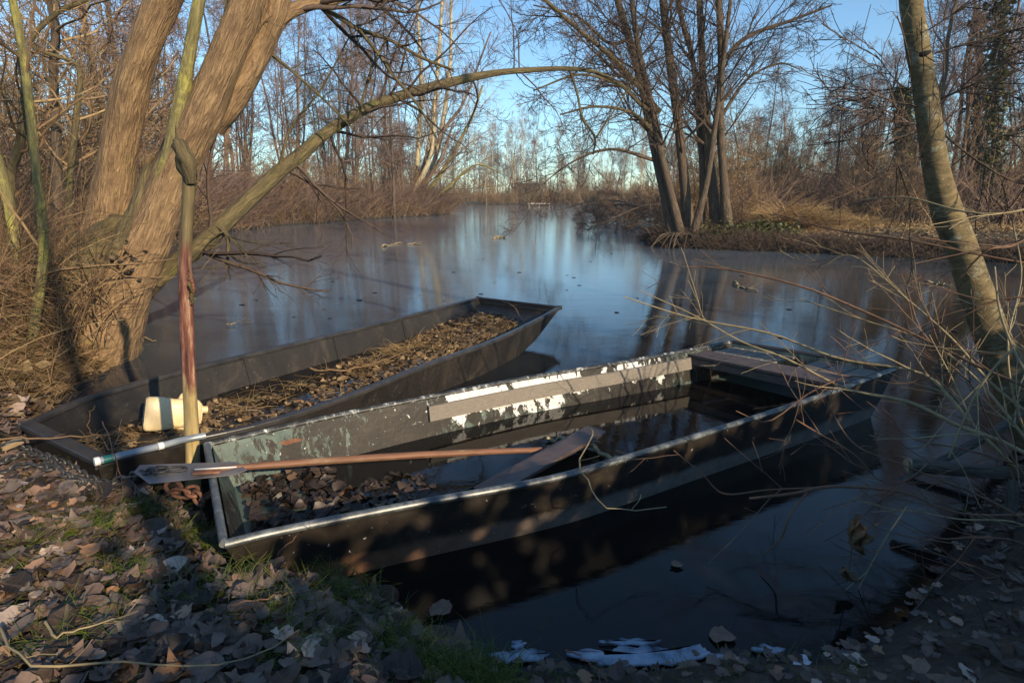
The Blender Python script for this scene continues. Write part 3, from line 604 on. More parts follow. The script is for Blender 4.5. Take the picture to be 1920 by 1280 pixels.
# grass tufts on the near bank
g = Geo(); cs = [(250, 950, 90), (330, 985, 60), (160, 1010, 50), (600, 1085, 70), (640, 1100, 50), (720, 1195, 110), (780, 1235, 90), (860, 1262, 160), (900, 1270, 120), (820, 1270, 80), (430, 1110, 50), (300, 1150, 40), (60, 1060, 40), (500, 1180, 40), (120, 1250, 50), (560, 1240, 50), (220, 1090, 30), (380, 1010, 40)]
for k, (px, py, n) in enumerate(cs):
    c = P(px, py, .2); c[2] = gz(c[0], c[1]); blades(g, np.array([c]), int(n * 4), .085, .065, 40 + k, .9, .0012, 4)
p = land_points(1500, -2.6, .9, .9, 3, .02, 3, 61); blades(g, p, 3500, .06, .03, 62, 1.1, .001, 3)
tag(g.build('grass', M['grass'], origin=(-.6, 1.5, .2)), 'short green grass between the fallen leaves', 'grass', kind='stuff')
# twigs in the litter
def arc_twig(name, label, cat, pts, r, m, n=14, group=None, parent=None, side=0, seed=0, tail=.4, sl=.2):
    pts = smooth_path(np.array(pts), n); rg = np.random.default_rng(seed + 5); pts[1:-1] += rg.normal(size=(n - 2, 3)) * r * .9
    g = Geo(); rr = r * np.linspace(1, tail, n); tubes(g, pts, rr, 6, .5, cap=True)
    if side:
        a, b = kids(pts[None], rr[None], side, rg, .2, .95, (.5, 1.1), sl, .5, 5, .15, .02, .5, .4, 0, .0012); tubes(g, a, b, 4, rg.uniform(0, 1, len(a)))
    o = g.build(name, m, parent, origin=tuple(pts[0]) if not parent else None)
    if label: tag(o, label, cat, group)
    return o
for lab, pp, r, m in [('pale curved twig lying on leaves along the bottom left edge of the bank', [(0, 1175), (15, 1215), (80, 1250), (200, 1240), (330, 1245), (450, 1240), (560, 1180)], .004, 'twig_green'),
                      ('thin yellowish twig with a hooked end on leaves below the grass tuft', [(85, 1165), (110, 1190), (180, 1170), (258, 1145)], .0035, 'twig_green'),
                      ('slim brown twig resting on the bank beside the near boat stern', [(430, 1135), (520, 1115), (590, 1105)], .003, 'twig_red'),
                      ('bright orange twig poking up at the bottom edge of the ice', [(1060, 1218), (1100, 1240), (1140, 1275)], .0028, 'twig_red')]:
    pts = []
    for (x, y) in pp:
        c = P(x, y, .24); c[2] = max(gz(c[0], c[1]), .02) + .06; c = P(x, y, c[2]); pts.append(c)
    arc_twig('twig', lab, 'twig', pts, r, M[m], side=3, seed=len(lab), sl=.12)
# ------------------------------------------------------------------ things round the boats
# pole
def foredepth(p):
    dp = p - np.array([0, 0, CAMZ]); f = np.array([0, math.cos(PITCH), -math.sin(PITCH)]); return (dp @ f) ** 2 / np.linalg.norm(dp)
def hand(g, rows, sides=12, n=40, bumpy=.0, seed=0, m=0, cap=True, r=.5):
    pts = np.array([Q(x, y, d) for x, y, d, w_ in rows]); rad = np.array([w_ / 2 / F * foredepth(Q(x, y, d)) for x, y, d, w_ in rows])
    q = smooth_path(np.concatenate([pts, rad[:, None]], 1), n); tubes(g, q[:, :3], np.maximum(q[:, 3], .002), sides, r, m, cap, bumpy, seed); return q
def polemat(n, b):
    s = n.nodes.new('ShaderNodeSeparateXYZ'); a = N(n, 'ShaderNodeAttribute', attribute_name='st'); L(n, a.outputs['Vector'], s.inputs[0])
    t = math_(n, 'ADD', math_(n, 'MULTIPLY', s.outputs[1], .55), math_(n, 'MULTIPLY', noi(n, stco(n, (3, .6, 1)), 5, 6, .75, .5), .38))
    gr = noi(n, stco(n, (1, .1, 1)), 45, 5, .7)
    yel = ramp(n, gr, [(.3, (.22, .17, .06)), (.5, (.42, .31, .13)), (.75, (.58, .45, .22))]); red = ramp(n, gr, [(.36, (.04, .012, .009)), (.5, (.15, .05, .032)), (.58, (.24, .12, .075)), (.68, (.42, .30, .2))]); br = ramp(n, gr, [(.3, (.06, .04, .02)), (.7, (.18, .14, .06))])
    c = mixc(n, ramp(n, t, [(.50, (0, 0, 0)), (.56, (1, 1, 1))]), yel, red); c = mixc(n, ramp(n, t, [(.86, (0, 0, 0)), (.92, (1, 1, 1))]), c, br)
    L(n, c, b.inputs['Base Color']); b.inputs['Roughness'].default_value = .7; bump(n, b, gr, .5, .006)
M['polewood'] = mat('weathered_pole_wood', polemat)
c = Q(362, 905, 2.66); pl = thing('mooring_pole', 'tall peeled wooden mooring pole standing at the stern of the near boat', 'pole', (c[0], c[1], 0))
g = Geo(); hand(g, [(364, 960, 2.66, 33), (362, 880, 2.66, 31), (358, 760, 2.66, 28), (352, 640, 2.67, 27), (349, 560, 2.67, 28), (351, 535, 2.67, 32), (347, 500, 2.67, 27), (352, 400, 2.68, 25), (354, 345, 2.68, 27), (352, 305, 2.68, 25)], 16, 70, .16, 3); g.build('post', M['polewood'], pl)
g = Geo(); hand(g, [(358, 345, 2.66, 20), (354, 325, 2.66, 33), (348, 303, 2.66, 38), (341, 284, 2.66, 32), (336, 270, 2.66, 30), (328, 262, 2.66, 16)], 12, 26, .35, 9)
hand(g, [(338, 280, 2.66, 14), (326, 272, 2.66, 9), (320, 276, 2.66, 3)], 6, 8, .2, 4); hand(g, [(334, 275, 2.66, 12), (331, 255, 2.66, 7), (329, 236, 2.66, 3)], 6, 8, .2, 5); hand(g, [(360, 318, 2.66, 9), (370, 300, 2.66, 7), (373, 292, 2.66, 3)], 6, 8, .2, 6); g.build('broken_top', M['willow_moss'], pl)
g = Geo(); cc = Q(359, 545, 2.62); scatter(g, cc + R0.normal(size=(60, 3)) * [.004, .004, .03], .009, 77, 1.5, 6, 4, 2, .5, r=.6); g.build('moss_patch', M['ivy'], pl)['kind'] = 'stuff'
# paddle
bl = [P(251, 884, .318), P(280, 906, .318), P(440, 889, .318), P(463, 880, .318), P(443, 865, .318), P(262, 871, .318)]
pd = thing('paddle', 'long wooden paddle with flat grey metal blade lying across the near boat stern', 'paddle', tuple(P(360, 880, .3)))
g = Geo(); bl = np.array(bl); g.add(np.concatenate([bl, bl - [0, 0, .0035]]), [(0, 1, 2, 5), (2, 3, 4, 5), (11, 8, 7, 6), (11, 10, 9, 8)] + [(i, i + 6, (i + 1) % 6 + 6, (i + 1) % 6) for i in range(6)]); bevel(g.build('blade', M['steel'], pd, smooth=False), .001)
pa = P(372, 882, .331); pb = P(1015, 843, .10); tt = np.linspace(0, 1, 24)[:, None]; path = pa * (1 - tt) + pb * tt; path[:, 2] += .012 * np.sin(tt[:, 0] * 3.1)
sh = tube_part('shaft', path, [.010, .0165, .0165, .0165, .016, .014], M['shaft'], pd, 12)
g = Geo(); boxg(g, P(388, 884, .327), nrm(pb - pa) * .05, np.array([0.28, -.96, 0]) * .018, [0, 0, .004]); bevel(g.build('rivet_plate', M['rust'], pd), .003)
g = Geo(); boxg(g, P(405, 877, .338), nrm(pb - pa) * .075, np.array([0.1, -.99, 0]) * .004, [0, 0, .002]); g.build('worn_edge', M['white'], pd)
# chains
def link_chain(path, ll, r, seed=0, tw=None):
    g = Geo(); path = np.asarray(path); l = np.concatenate([[0], np.cumsum(np.linalg.norm(np.diff(path, axis=0), axis=1))]); x = np.arange(ll * .4, l[-1], ll * .72); rg = np.random.default_rng(seed)
    a = np.linspace(0, 2 * math.pi, 15); 
    for j, s in enumerate(x):
        c = np.array([np.interp(s, l, path[:, k]) for k in range(3)]); c2 = np.array([np.interp(min(s + .01, l[-1]), l, path[:, k]) for k in range(3)]); d = nrm(c2 - c + 1e-6)
        sd_ = nrm(np.cross(d, [0, 0, 1])); up = np.cross(sd_, d); th = (j % 2) * math.pi / 2 + rg.normal() * .25; w_ = sd_ * math.cos(th) + up * math.sin(th)
        x_, y_ = np.cos(a), np.sin(a); pt = c + np.outer(np.sign(x_) * np.abs(x_) ** .8 * ll * .5, d) + np.outer(y_ * ll * .3, w_); tubes(g, pt, np.full(15, r), 6)
    return g
def gp(px, py, dz=.05, z=.22):
    c = P(px, py, z); return P(px, py, max(gz(c[0], c[1]), 0) + dz)
for k, (pp, lab) in enumerate([([(0, 868), (60, 850), (120, 868), (190, 905), (240, 900), (285, 884), (318, 878)], 'dark chain running over the leaves and up onto the paddle blade'), ([(-20, 845), (40, 838), (90, 862), (130, 895), (185, 912)], 'dark chain heaped at the left edge of the bank'), ([(5, 885), (50, 872), (100, 880), (150, 900), (215, 915)], 'lowest dark chain lying half under dead leaves on the left')]):
    pts = [gp(x, y) for x, y in pp]
    if k == 0: pts[-1] = P(318, 878, .335); pts[-2] = P(285, 884, .33); pts[-3] = P(245, 893, .27)
    o = link_chain(smooth_path(pts, 80), .052, .0062, k).build('chain', M['chain'], origin=tuple(pts[0])); tag(o, lab, 'chain', 'dark mooring chains')
g = Geo(); a = np.linspace(0, 2 * math.pi, 20)
c = P(328, 879, .328); tubes(g, c + np.stack([np.cos(a) * .045, np.sin(a) * .022, np.zeros(20)], -1), np.full(20, .0055), 6); c2 = P(300, 877, .327)
boxg(g, c2, (.022, 0, 0), (0, .014, 0), (0, 0, .004)); tag(g.build('shackle', M['chain'], origin=tuple(c)), 'black shackle lying on the metal paddle blade', 'shackle')
g = Geo(); c = gp(112, 838, .06); tubes(g, c + np.stack([np.cos(a) * .045, np.sin(a) * .012, np.sin(a) * .022], -1), np.full(20, .0045), 6); tag(g.build('metal_ring', M['near_rail'], origin=tuple(c)), 'grey metal ring loop beside the far boat stern', 'ring')
o = link_chain(smooth_path([P(318, 905, .22), P(340, 925, .20), P(358, 918, .21), P(376, 936, .20), P(396, 925, .21)], 40), .085, .0085, 5).build('chain', M['rust'], origin=tuple(P(340, 925, .2))); tag(o, 'thick rusty brown chain links hooked to the near boat stern', 'chain')
# tube along the far boat rail
pp = [P(180, 865, .315), P(262, 845, .31), P(300, 836, .305), P(345, 824, .30), P(385, 816, .298)]; pp = smooth_path(pp, 20); tb = thing('tube_handle', 'pale grey plastic tube pole with teal band lying on the far boat rail', 'pole', tuple(pp[0]))
tube_part('tube', pp, .0155, M['pvc'], tb, 14); tube_part('end_cap', [pp[0] - (pp[1] - pp[0]) * .18, pp[0] + (pp[1] - pp[0]) * .35], .0185, M['white'], tb, 14)
tube_part('tape_band', [pp[0] + (pp[1] - pp[0]) * .7, pp[0] + (pp[1] - pp[0]) * 1.7], .0165, M['teal'], tb, 14); tube_part('tape_band', [pp[9], pp[10] + (pp[10] - pp[9]) * .1], .0168, M['white'], tb, 14)
# jerrycan
def jerrycan():
    c = np.array(P(326, 776, .15)); X_ = nrm(np.array([.80, .52, -.22])); Z_ = nrm(np.cross(X_, [0.1, .35, 1])); Y_ = np.cross(Z_, X_); g = Geo(); xs = np.array([-.15, -.146, -.135, -.08, 0, .08, .118, .138, .145]); sc = np.array([.80, .93, 1, 1, .97, .98, .92, .72, .55]); K = 24
    v = []
    for x, s in zip(xs, sc):
        for j in range(K):
            a = 2 * math.pi * j / K; cx, sy = math.cos(a), math.sin(a); e = .42; yy = math.copysign(abs(cx) ** e, cx) * .098 * s; zz_ = math.copysign(abs(sy) ** e, sy) * .066 * s
            dn = 1 - .12 * math.exp(-((x - .01) / .05) ** 2) * (1 if sy < 0 else .5) + .05 * noise.noise(Vector((x * 20, cx * 2, sy * 2)))
            v.append(c + X_ * x + Y_ * yy * dn + Z_ * zz_ * dn)
    n = len(xs); i = (np.arange(n - 1)[:, None] * K + np.arange(K)[None]); j = (np.arange(n - 1)[:, None] * K + (np.arange(K)[None] + 1) % K)
    v += [c + X_ * xs[0], c + X_ * xs[-1]]
    g.add(v, np.stack([i, j, j + K, i + K], -1).reshape(-1, 4)[:, ::-1], [((k + 1) % K, k, n * K) for k in range(K)][::1] + [((n - 1) * K + k, (n - 1) * K + (k + 1) % K, n * K + 1) for k in range(K)])
    root = thing('jerrycan', 'yellowed plastic jerrycan lying in the stern of the far boat', 'jerrycan', tuple(c)); g.build('body', M['can'], root)
    tube_part('cap', [c + X_ * .14 + Y_ * .03, c + X_ * .175 + Y_ * .03], .022, M['can'], root, 14)
    g = Geo(); q = smooth_path([c + X_ * .02 - Z_ * .05 + Y_ * .05, c + X_ * .04 + Y_ * .115 - Z_ * .01, c + X_ * .09 + Y_ * .115, c + X_ * .12 + Y_ * .05], 16); tubes(g, q, np.full(16, .012), 8); g.build('handle', M['can'], root)
jerrycan()
# loose things in the boats
g = Geo(); a, b = P(905, 925, .075), P(1120, 805, .135); d = nrm(b - a); sd_ = nrm(np.cross(d, [0, 0, 1])); boxg(g, (a + b) / 2, (b - a) / 2, sd_ * .065, np.cross(sd_, d) * .010)
tag(bevel(g.build('plank', M['wet_plank'], smooth=False), .004), 'wet brown plank lying slantwise in the bilge of the near boat', 'plank')
def stickpx(name, lab, cat, pp, z, r, m, side=0, seed=0, sl=.2, tail=.5, group=None):
    return arc_twig(name, lab, cat, [P(x, y, zz_) for (x, y), zz_ in zip(pp, z if np.ndim(z) else [z] * len(pp))], r, M[m], side=side, seed=seed, sl=sl, tail=tail, group=group)
stickpx('stick', 'thick mossy green stick floating in the near boat bilge', 'stick', [(1025, 820), (1080, 832), (1150, 858), (1165, 862)], .085, .012, 'twig_green', 0, 1, tail=.9)
stickpx('stick', 'thin forked olive twig lying over the near boat rail', 'stick', [(1107, 803), (1112, 815), (1085, 870), (1108, 905), (1130, 945), (1190, 955), (1250, 950)], [.2, .22, .3, .3, .25, .2, .2], .004, 'twig_green', 4, 2, .15)
stickpx('stick', 'long brown stick with cut end in the middle of the far boat', 'stick', [(582, 690), (640, 695), (700, 682), (760, 660)], [.11, .10, .09, .09], .008, 'twig_tan', 2, 3, .25)
stickpx('stick', 'short thick tan stick among leaves in the far boat', 'stick', [(535, 753), (570, 757), (600, 765)], .08, .012, 'twig_tan', 0, 4)
stickpx('stick', 'thin pale twig bridging the bow corner of the far boat', 'stick', [(935, 562), (960, 572), (975, 590), (985, 608)], [.31, .3, .22, .15], .005, 'twig_tan', 3, 6, .2)
stickpx('stick', 'long straight pale stick lying across the far boat stern', 'stick', [(-10, 822), (60, 820), (150, 817), (235, 815)], [.33, .32, .31, .25], .0055, 'twig_tan', 1, 5, .1)
stickpx('stick', 'thin red stem leaning on the far boat stern tube', 'stick', [(192, 790), (207, 830), (218, 870), (234, 915)], [.42, .36, .30, .2], .003, 'twig_red', 2, 8, .25)
stickpx('stick', 'hooked dry stalk standing in the far boat stern', 'stick', [(178, 760), (166, 785), (168, 806), (176, 817)], [.24, .17, .12, .08], .004, 'twig_tan', 0, 9)
stickpx('stick', 'small red twigs leaning on the near boat side at the bank', 'stick', [(520, 1040), (560, 1000), (585, 985)], [.2, .25, .28], .003, 'twig_red', 5, 10, .16)
stickpx('stick', 'short broken brown stick on the dark bilge of the near boat', 'stick', [(738, 925), (750, 937), (758, 940)], .08, .007, 'twig_tan', 0, 11)
g = Geo(); c = gp(8, 838, .05); boxg(g, c, (.055, .05, .02), (-.02, .025, 0), (0, -.005, .012)); tag(bevel(g.build('wood_offcut', M['cutwood'], smooth=False), .003), 'small yellow sawn wood offcut at the left edge', 'wood block')
# sunlit dry weed heap in the far boat
g = Geo(); base = boat_pts(fiL, fiR, 90, .54, .92, .12, .85, 71, .045); blades(g, base, 900, .13, .05, 72, 2.2, .0020, 4); blades(g, boat_pts(fiL, fiR, 90, .04, .55, .1, .9, 73, .03), 800, .12, .05, 74, 2.6, .0018, 4)
tag(g.build('dry_weed', M['straw'], origin=tuple(base[0])), 'heap of dry straw coloured weed inside the far boat', 'dry weed', kind='stuff')
# ice and frosted leaves along the near edge
def plate(px, lab, z=.014):
    rg = random.Random(len(lab)); ring = []
    for i in range(len(px)):
        a, b = np.array(px[i], float), np.array(px[(i + 1) % len(px)], float)
        for k in range(5): 
            q = a + (b - a) * k / 5; ring.append(P(q[0] + rg.uniform(-4, 4), q[1] + rg.uniform(-3, 3), z))
    c = np.mean(ring, axis=0); n = len(ring); g = Geo(); r2 = [p - [0, 0, .008] for p in ring]
    g.add(list(ring) + r2 + [c], [(i, i + n, (i + 1) % n + n, (i + 1) % n) for i in range(n)], [(i, (i + 1) % n, 2 * n) for i in range(n)]); tag(g.build('ice_sheet', M['ice'], smooth=True, origin=tuple(c)), lab, 'ice')
plate([(1062, 1222), (1110, 1214), (1135, 1224), (1160, 1212), (1215, 1210), (1260, 1218), (1310, 1208), (1335, 1222), (1290, 1240), (1210, 1246), (1150, 1248), (1110, 1236)], 'long ragged strip of white ice at the bottom edge of the pond')
plate([(915, 1226), (960, 1218), (1000, 1216), (1030, 1224), (1010, 1238), (950, 1238)], 'small white ice piece left of the long ice strip')
plate([(960, 1202), (985, 1200), (985, 1212), (962, 1212)], 'tiny white ice chip above the leftmost ice piece')
plate([(1560, 1222), (1600, 1214), (1640, 1218), (1630, 1234), (1585, 1236)], 'small blue ice fragment right of the large oval frosted leaf')
plate([(1405, 1212), (1440, 1206), (1470, 1216), (1450, 1226)], 'small white ice flake behind the large oval frosted leaf')
plate([(1120, 1200), (1180, 1196), (1240, 1200), (1200, 1208)], 'thin grey ice sliver behind the long ice strip')
plate([(1470, 1262), (1530, 1258), (1600, 1268), (1560, 1276)], 'low blue ice piece in front of the frosted leaves')
plate([(1330, 1225), (1380, 1230), (1430, 1244), (1455, 1256), (1400, 1262), (1350, 1245)], 'blue white ice piece right of the long ice strip')
plate([(1690, 1236), (1740, 1240), (1800, 1250), (1780, 1268), (1720, 1262)], 'crumbling white ice among leaves in the bottom right corner')
fl = []
for (px, py, s, lab) in [(1498, 1243, .075, 'large oval frosted leaf lying at the bottom edge'), (1568, 1246, .045, 'small crumpled frosted leaf beside the large oval one'), (1778, 1208, .06, 'frosted blue white leaf near the right bank'), (1838, 1248, .07, 'frosted leaf lying farthest right at the water edge'), (1650, 1232, .05, 'frosted leaf between the ovals and the right bank')]:
    g = Geo(); c = P(px, py, .03); scatter(g, np.array([c]), s * 1.25, px, .2, 3, 9, 4, .5, r=.7); tag(g.build('frosted_leaf', M['frost'], origin=tuple(c)), lab, 'leaf', 'frosted leaves')
for k, (px, py, s, lab) in enumerate([(1355, 1190, .085, 'brown oval leaf floating behind the white ice strip'), (825, 1140, .1, 'dark lobed leaf floating on black water by the near bank'), (1290, 1262, .10, 'tan leaf standing against the right end of the ice strip'), (1268, 1055, .05, 'dim brown leaf under the surface below the near boat')]):
    g = Geo(); c = P(px, py, .012 if k != 2 else .05); scatter(g, np.array([c]), s, px, .08, 3, 9, 4, .25, r=.62); tag(g.build('fallen_leaf', M['leaf'], origin=tuple(c)), lab, 'leaf')
# small debris on the ice
rg = np.random.default_rng(9); first = None; gr = 'dead leaves frozen on the ice'
for k in range(46):
    px, py = rg.uniform(450, 1250), rg.uniform(425, 600) if k < 34 else rg.uniform(500, 640)
    if k > 39: px, py = rg.uniform(1250, 1800), rg.uniform(500, 640)
    c = P(px, py, .008)
    if sdf(c[:1], c[1:2])[0] > -.1 or inpoly(c[:1], c[1:2], polyF)[0] or inpoly(c[:1], c[1:2], polyN)[0]: continue
    if first is None:
        g = Geo(); scatter(g, np.zeros((1, 3)), .09, 4, .1, 1, 7, 4, .5, r=.1); first = g.build('fallen_leaf', M['leaf_dark']); o = first
    else: o = first.copy(); COL.objects.link(o)
    o.location = c; o.rotation_euler = (0, 0, rg.uniform(0, 6)); s = rg.uniform(.3, .85) * (1 + .035 * c[1]); o.scale = (s, s, s); tag(o, 'small dark dead leaf frozen on the open ice', 'leaf', gr)
for lab, pp, r in [('forked olive twig frozen into the ice left of centre', [(716, 462), (735, 458), (752, 455)], .03), ('short mossy stick lying on ice near the middle of the lake', [(924, 446), (937, 445), (948, 446)], .035), ('thin twig frozen to the right of the forked one', [(765, 458), (778, 457), (790, 458)], .02), ('small yellow twig on the ice beyond the pole', [(425, 607), (433, 609), (440, 606)], .008), ('dark stick floating before the dark tree reflections', [(1375, 530), (1392, 538), (1420, 545)], .02), ('pale broken branch in water left of the right tree trunk', [(1735, 528), (1760, 531), (1785, 534)], .02), ('forked pale stick in water beside the willow root', [(235, 628), (262, 634), (292, 638)], .012)]:
    stickpx('stick', lab, 'stick', pp, .02, r, 'twig_green', 2, len(lab), .3)
# ------------------------------------------------------------------ the big willow on the left bank
def strokes_children(g, P_, R_, spec, rg, rv=(0, 1)):
    """spec: list of (K, kwargs, sides) for successive levels"""
    for K, kw, sides in spec:
        P_, R_ = kids(P_, R_, K, rg, **kw); tubes(g, P_, R_, sides, rg.uniform(*rv, len(P_)))
def limb(parent, name, rows, m, twm_, seed, spec=None, sides=10, n=40, bumpy=.04, join=False):
    g = Geo(); q = hand(g, rows, sides, n, bumpy, seed)
    if spec and join: strokes_children(g, q[None, :, :3], q[None, :, 3], spec, np.random.default_rng(seed + 100))
    o = g.build(name, M[m], parent)
    if spec and not join:
        g = Geo(); rg = np.random.default_rng(seed + 100); strokes_children(g, q[None, :, :3], q[None, :, 3], spec, rg); g.build('twigs', M[twm_], o) .location = (0, 0, 0)
    return q
w0 = P(205, 640, .1); wl = thing('willow_tree', 'massive multi-stemmed leaning willow with rough sunlit bark on the left bank', 'tree', (w0[0], w0[1], 0))
limb(wl, 'trunk', [(165, 700, 5.3, 170), (185, 560, 5.35, 130), (200, 440, 5.4, 96), (215, 340, 5.4, 84), (232, 230, 5.35, 76), (262, 110, 5.3, 70), (308, 0, 5.3, 72), (350, -120, 5.2, 62), (380, -260, 5.1, 50)], 'willow', 'twig', 1, None, 30, 90, .10)
limb(wl, 'trunk', [(150, 700, 5.0, 230), (195, 600, 5.05, 165), (250, 500, 5.1, 108), (290, 420, 5.15, 92), (330, 320, 5.2, 84), (375, 225, 5.2, 80), (415, 130, 5.2, 76), (455, 30, 5.2, 74), (485, -60, 5.2, 68), (520, -200, 5.2, 52)], 'willow', 'twig', 2, None, 30, 90, .10)
limb(wl, 'trunk', [(400, 240, 5.42, 50), (430, 190, 5.4, 66), (475, 110, 5.4, 62), (510, 30, 5.4, 58), (530, -50, 5.4, 52), (540, -160, 5.4, 40)], 'willow', 'twig', 3, None, 22, 50, .10)
limb(wl, 'limb', [(500, 70, 5.4, 40), (530, 30, 5.45, 36), (575, 10, 5.6, 28), (650, -8, 5.9, 22), (760, -60, 6.4, 16)], 'willow', 'twig', 4, [(9, dict(t0=.3, ang=(.5, 1.2), ln=1.6, lnf=.3, n=9, wig=.12, down=.03, rf=.4, rmin=.005), 5), (8, dict(ang=(.4, 1.1), ln=.6, n=6, wig=.14, rf=.5, rmin=.003), 3), (4, dict(ang=(.4, 1.1), ln=.25, n=4, rmin=.002), 3)])
limb(wl, 'limb', [(598, 12, 5.6, 12), (640, 35, 5.7, 11), (672, 55, 5.8, 10), (730, 75, 6.0, 8), (790, 108, 6.2, 7), (850, 132, 6.5, 5)], 'willow_moss', 'twig', 5, [(10, dict(ang=(.5, 1.2), ln=.7, n=7, wig=.12, rf=.5, rmin=.003), 4), (5, dict(ang=(.4, 1.1), ln=.3, n=4, rmin=.002), 3)], 8)
limb(wl, 'limb', [(668, 52, 5.8, 9), (705, 95, 5.8, 8), (740, 145, 5.8, 7), (785, 200, 5.8, 5), (820, 262, 5.9, 3)], 'willow_moss', 'twig', 6, [(8, dict(ang=(.5, 1.2), ln=.6, n=6, wig=.12, rf=.5, rmin=.003), 4)], 7)
limb(wl, 'stem', [(230, 540, 5.0, 30), (262, 440, 5.05, 34), (290, 370, 5.1, 34), (318, 290, 5.1, 32), (334, 210, 5.1, 30), (345, 160, 5.1, 32), (352, 120, 5.1, 28), (366, 40, 5.1, 28), (378, -20, 5.1, 26), (400, -140, 5.0, 18)], 'yellow_bark', 'twig', 7, None, 14, 60, .05)
limb(wl, 'stem', [(170, 640, 4.9, 60), (205, 540, 4.95, 48), (232, 450, 5.0, 42), (262, 380, 5.1, 34), (272, 330, 5.2, 22), (280, 310, 5.3, 14)], 'willow_moss', 'twig', 8, None, 14, 40, .14)
limb(wl, 'stem', [(285, 330, 5.5, 26), (330, 260, 5.5, 40), (365, 190, 5.5, 44), (400, 130, 5.5, 40)], 'willow_moss', 'twig', 12, None, 14, 30, .08)
limb(wl, 'root_bole', [(120, 760, 5.0, 260), (150, 670, 5.1, 250), (170, 600, 5.2, 190), (190, 520, 5.25, 150), (215, 460, 5.3, 110), (235, 410, 5.3, 60)], 'willow_moss', 'twig', 9, None, 34, 60, .22)
arch = limb(wl, 'limb', [(215, 640, 5.2, 40), (262, 560, 5.3, 40), (320, 500, 5.4, 40), (380, 458, 5.5, 38), (440, 400, 5.7, 34), (520, 325, 6.0, 30), (570, 285, 6.2, 29), (610, 250, 6.4, 24), (680, 207, 6.8, 22), (760, 177, 7.2, 20), (850, 153, 7.7, 18), (930, 137, 8.1, 13), (1000, 131, 8.5, 11), (1070, 129, 8.8, 9), (1120, 137, 9.1, 8), (1165, 160, 9.4, 8), (1200, 196, 9.7, 6)], 'willow_moss', 'twig', 10, [(26, dict(t0=.12, ang=(.7, 1.4), ln=1.5, lnf=.3, n=9, wig=.16, up=.03, rf=.28, rmin=.004), 4), (6, dict(ang=(.4, 1.1), ln=.6, n=6, wig=.14, rf=.5, rmin=.003), 3), (4, dict(ang=(.4, 1.1), ln=.3, n=4, rmin=.002), 3)], 14, 90, .05)
for rows, s in [([(1068, 132, 8.8, 6), (1082, 175, 8.8, 5), (1092, 220, 8.8, 5), (1115, 258, 8.8, 4), (1112, 290, 8.8, 3)], 21), ([(1115, 262, 8.8, 4), (1150, 210, 8.9, 3), (1180, 165, 9, 3)], 22), ([(400, 420, 5.55, 9), (425, 440, 5.5, 8), (428, 470, 5.5, 7), (425, 503, 5.5, 6)], 23), ([(645, 233, 6.5, 12), (670, 215, 6.3, 7), (700, 120, 6.3, 5), (745, 40, 6.2, 3)], 24), ([(520, 330, 6, 8), (545, 240, 6.0, 5), (600, 170, 6, 4), (660, 60, 6, 3)], 25), ([(410, 140, 5.3, 11), (408, 90, 5.25, 9), (420, 40, 5.3, 7), (425, -20, 5.3, 6)], 26), ([(500, 95, 5.5, 10), (555, 140, 5.7, 6), (610, 190, 5.9, 5), (660, 240, 6, 3)], 27)]:
    limb(wl, 'branch', rows, 'willow_moss', 'twig', s, [(9, dict(ang=(.5, 1.2), ln=.7, n=7, wig=.14, rf=.5, rmin=.003), 3), (5, dict(ang=(.4, 1.1), ln=.35, n=4, rmin=.002), 3)], 7, join=True)
g = Geo(); c = Q(232, 490, 4.93); scatter(g, c + R0.normal(size=(80, 3)) * [.07, .05, .09], .045, 78, 1.2, 6, 4, 2, .6); g.build('bud_clump', M['leaf_dark'], wl)['kind'] = 'stuff'
# thin stems sprouting from the willow foot
g = Geo(); base = np.array([Q(x, y, d) for x, y, d in [(150, 640, 4.6), (180, 600, 4.7), (130, 620, 4.6), (110, 660, 4.5), (200, 560, 4.8), (90, 600, 4.6)]]); blades(g, base, 130, .9, .10, 79, .28, .005, 6); g.build('shoots', M['twig_tan'], wl)
# saplings at the left edge
def sapling(name, lab, rows, m, seed, spec=None, base=None):
    r = rows[0]; c = Q(*r[:3]); t = thing(name, lab, 'tree', (c[0], c[1], 0)); limb(t, 'trunk', rows, m, 'twig_tan', seed, spec, 14, 50, .04); return t
sp = [(14, dict(t0=.1, ang=(.5, 1.1), ln=1.3, lnf=.4, n=8, wig=.14, up=.05, rf=.4, rmin=.004), 4), (7, dict(ang=(.4, 1.1), ln=.5, n=6, wig=.14, rf=.5, rmin=.003), 3)]
sapling('sapling', 'slim yellow-green sapling running the full height at the left edge', [(58, 660, 4.4, 22), (72, 560, 4.4, 22), (82, 480, 4.4, 22), (78, 400, 4.4, 21), (66, 300, 4.4, 20), (55, 200, 4.4, 20), (45, 110, 4.4, 21), (30, 30, 4.4, 20), (15, -40, 4.4, 18), (0, -160, 4.4, 12)], 'yellow_bark', 31, [(8, sp[0][1], 4)])
sapling('sapling', 'short bright yellow stem leaning in from the left frame edge', [(40, 600, 4.9, 24), (32, 480, 4.9, 22), (20, 400, 4.9, 24), (0, 320, 4.9, 26), (-30, 220, 4.9, 22)], 'yellow_bark', 32, None)
sapling('tree', 'crooked olive tree with bent fork behind the slim sapling', [(40, 560, 5.2, 26), (22, 420, 5.2, 26), (20, 330, 5.2, 22), (38, 270, 5.2, 20), (44, 200, 5.2, 16), (46, 150, 5.2, 14)], 'willow_moss', 33, sp)
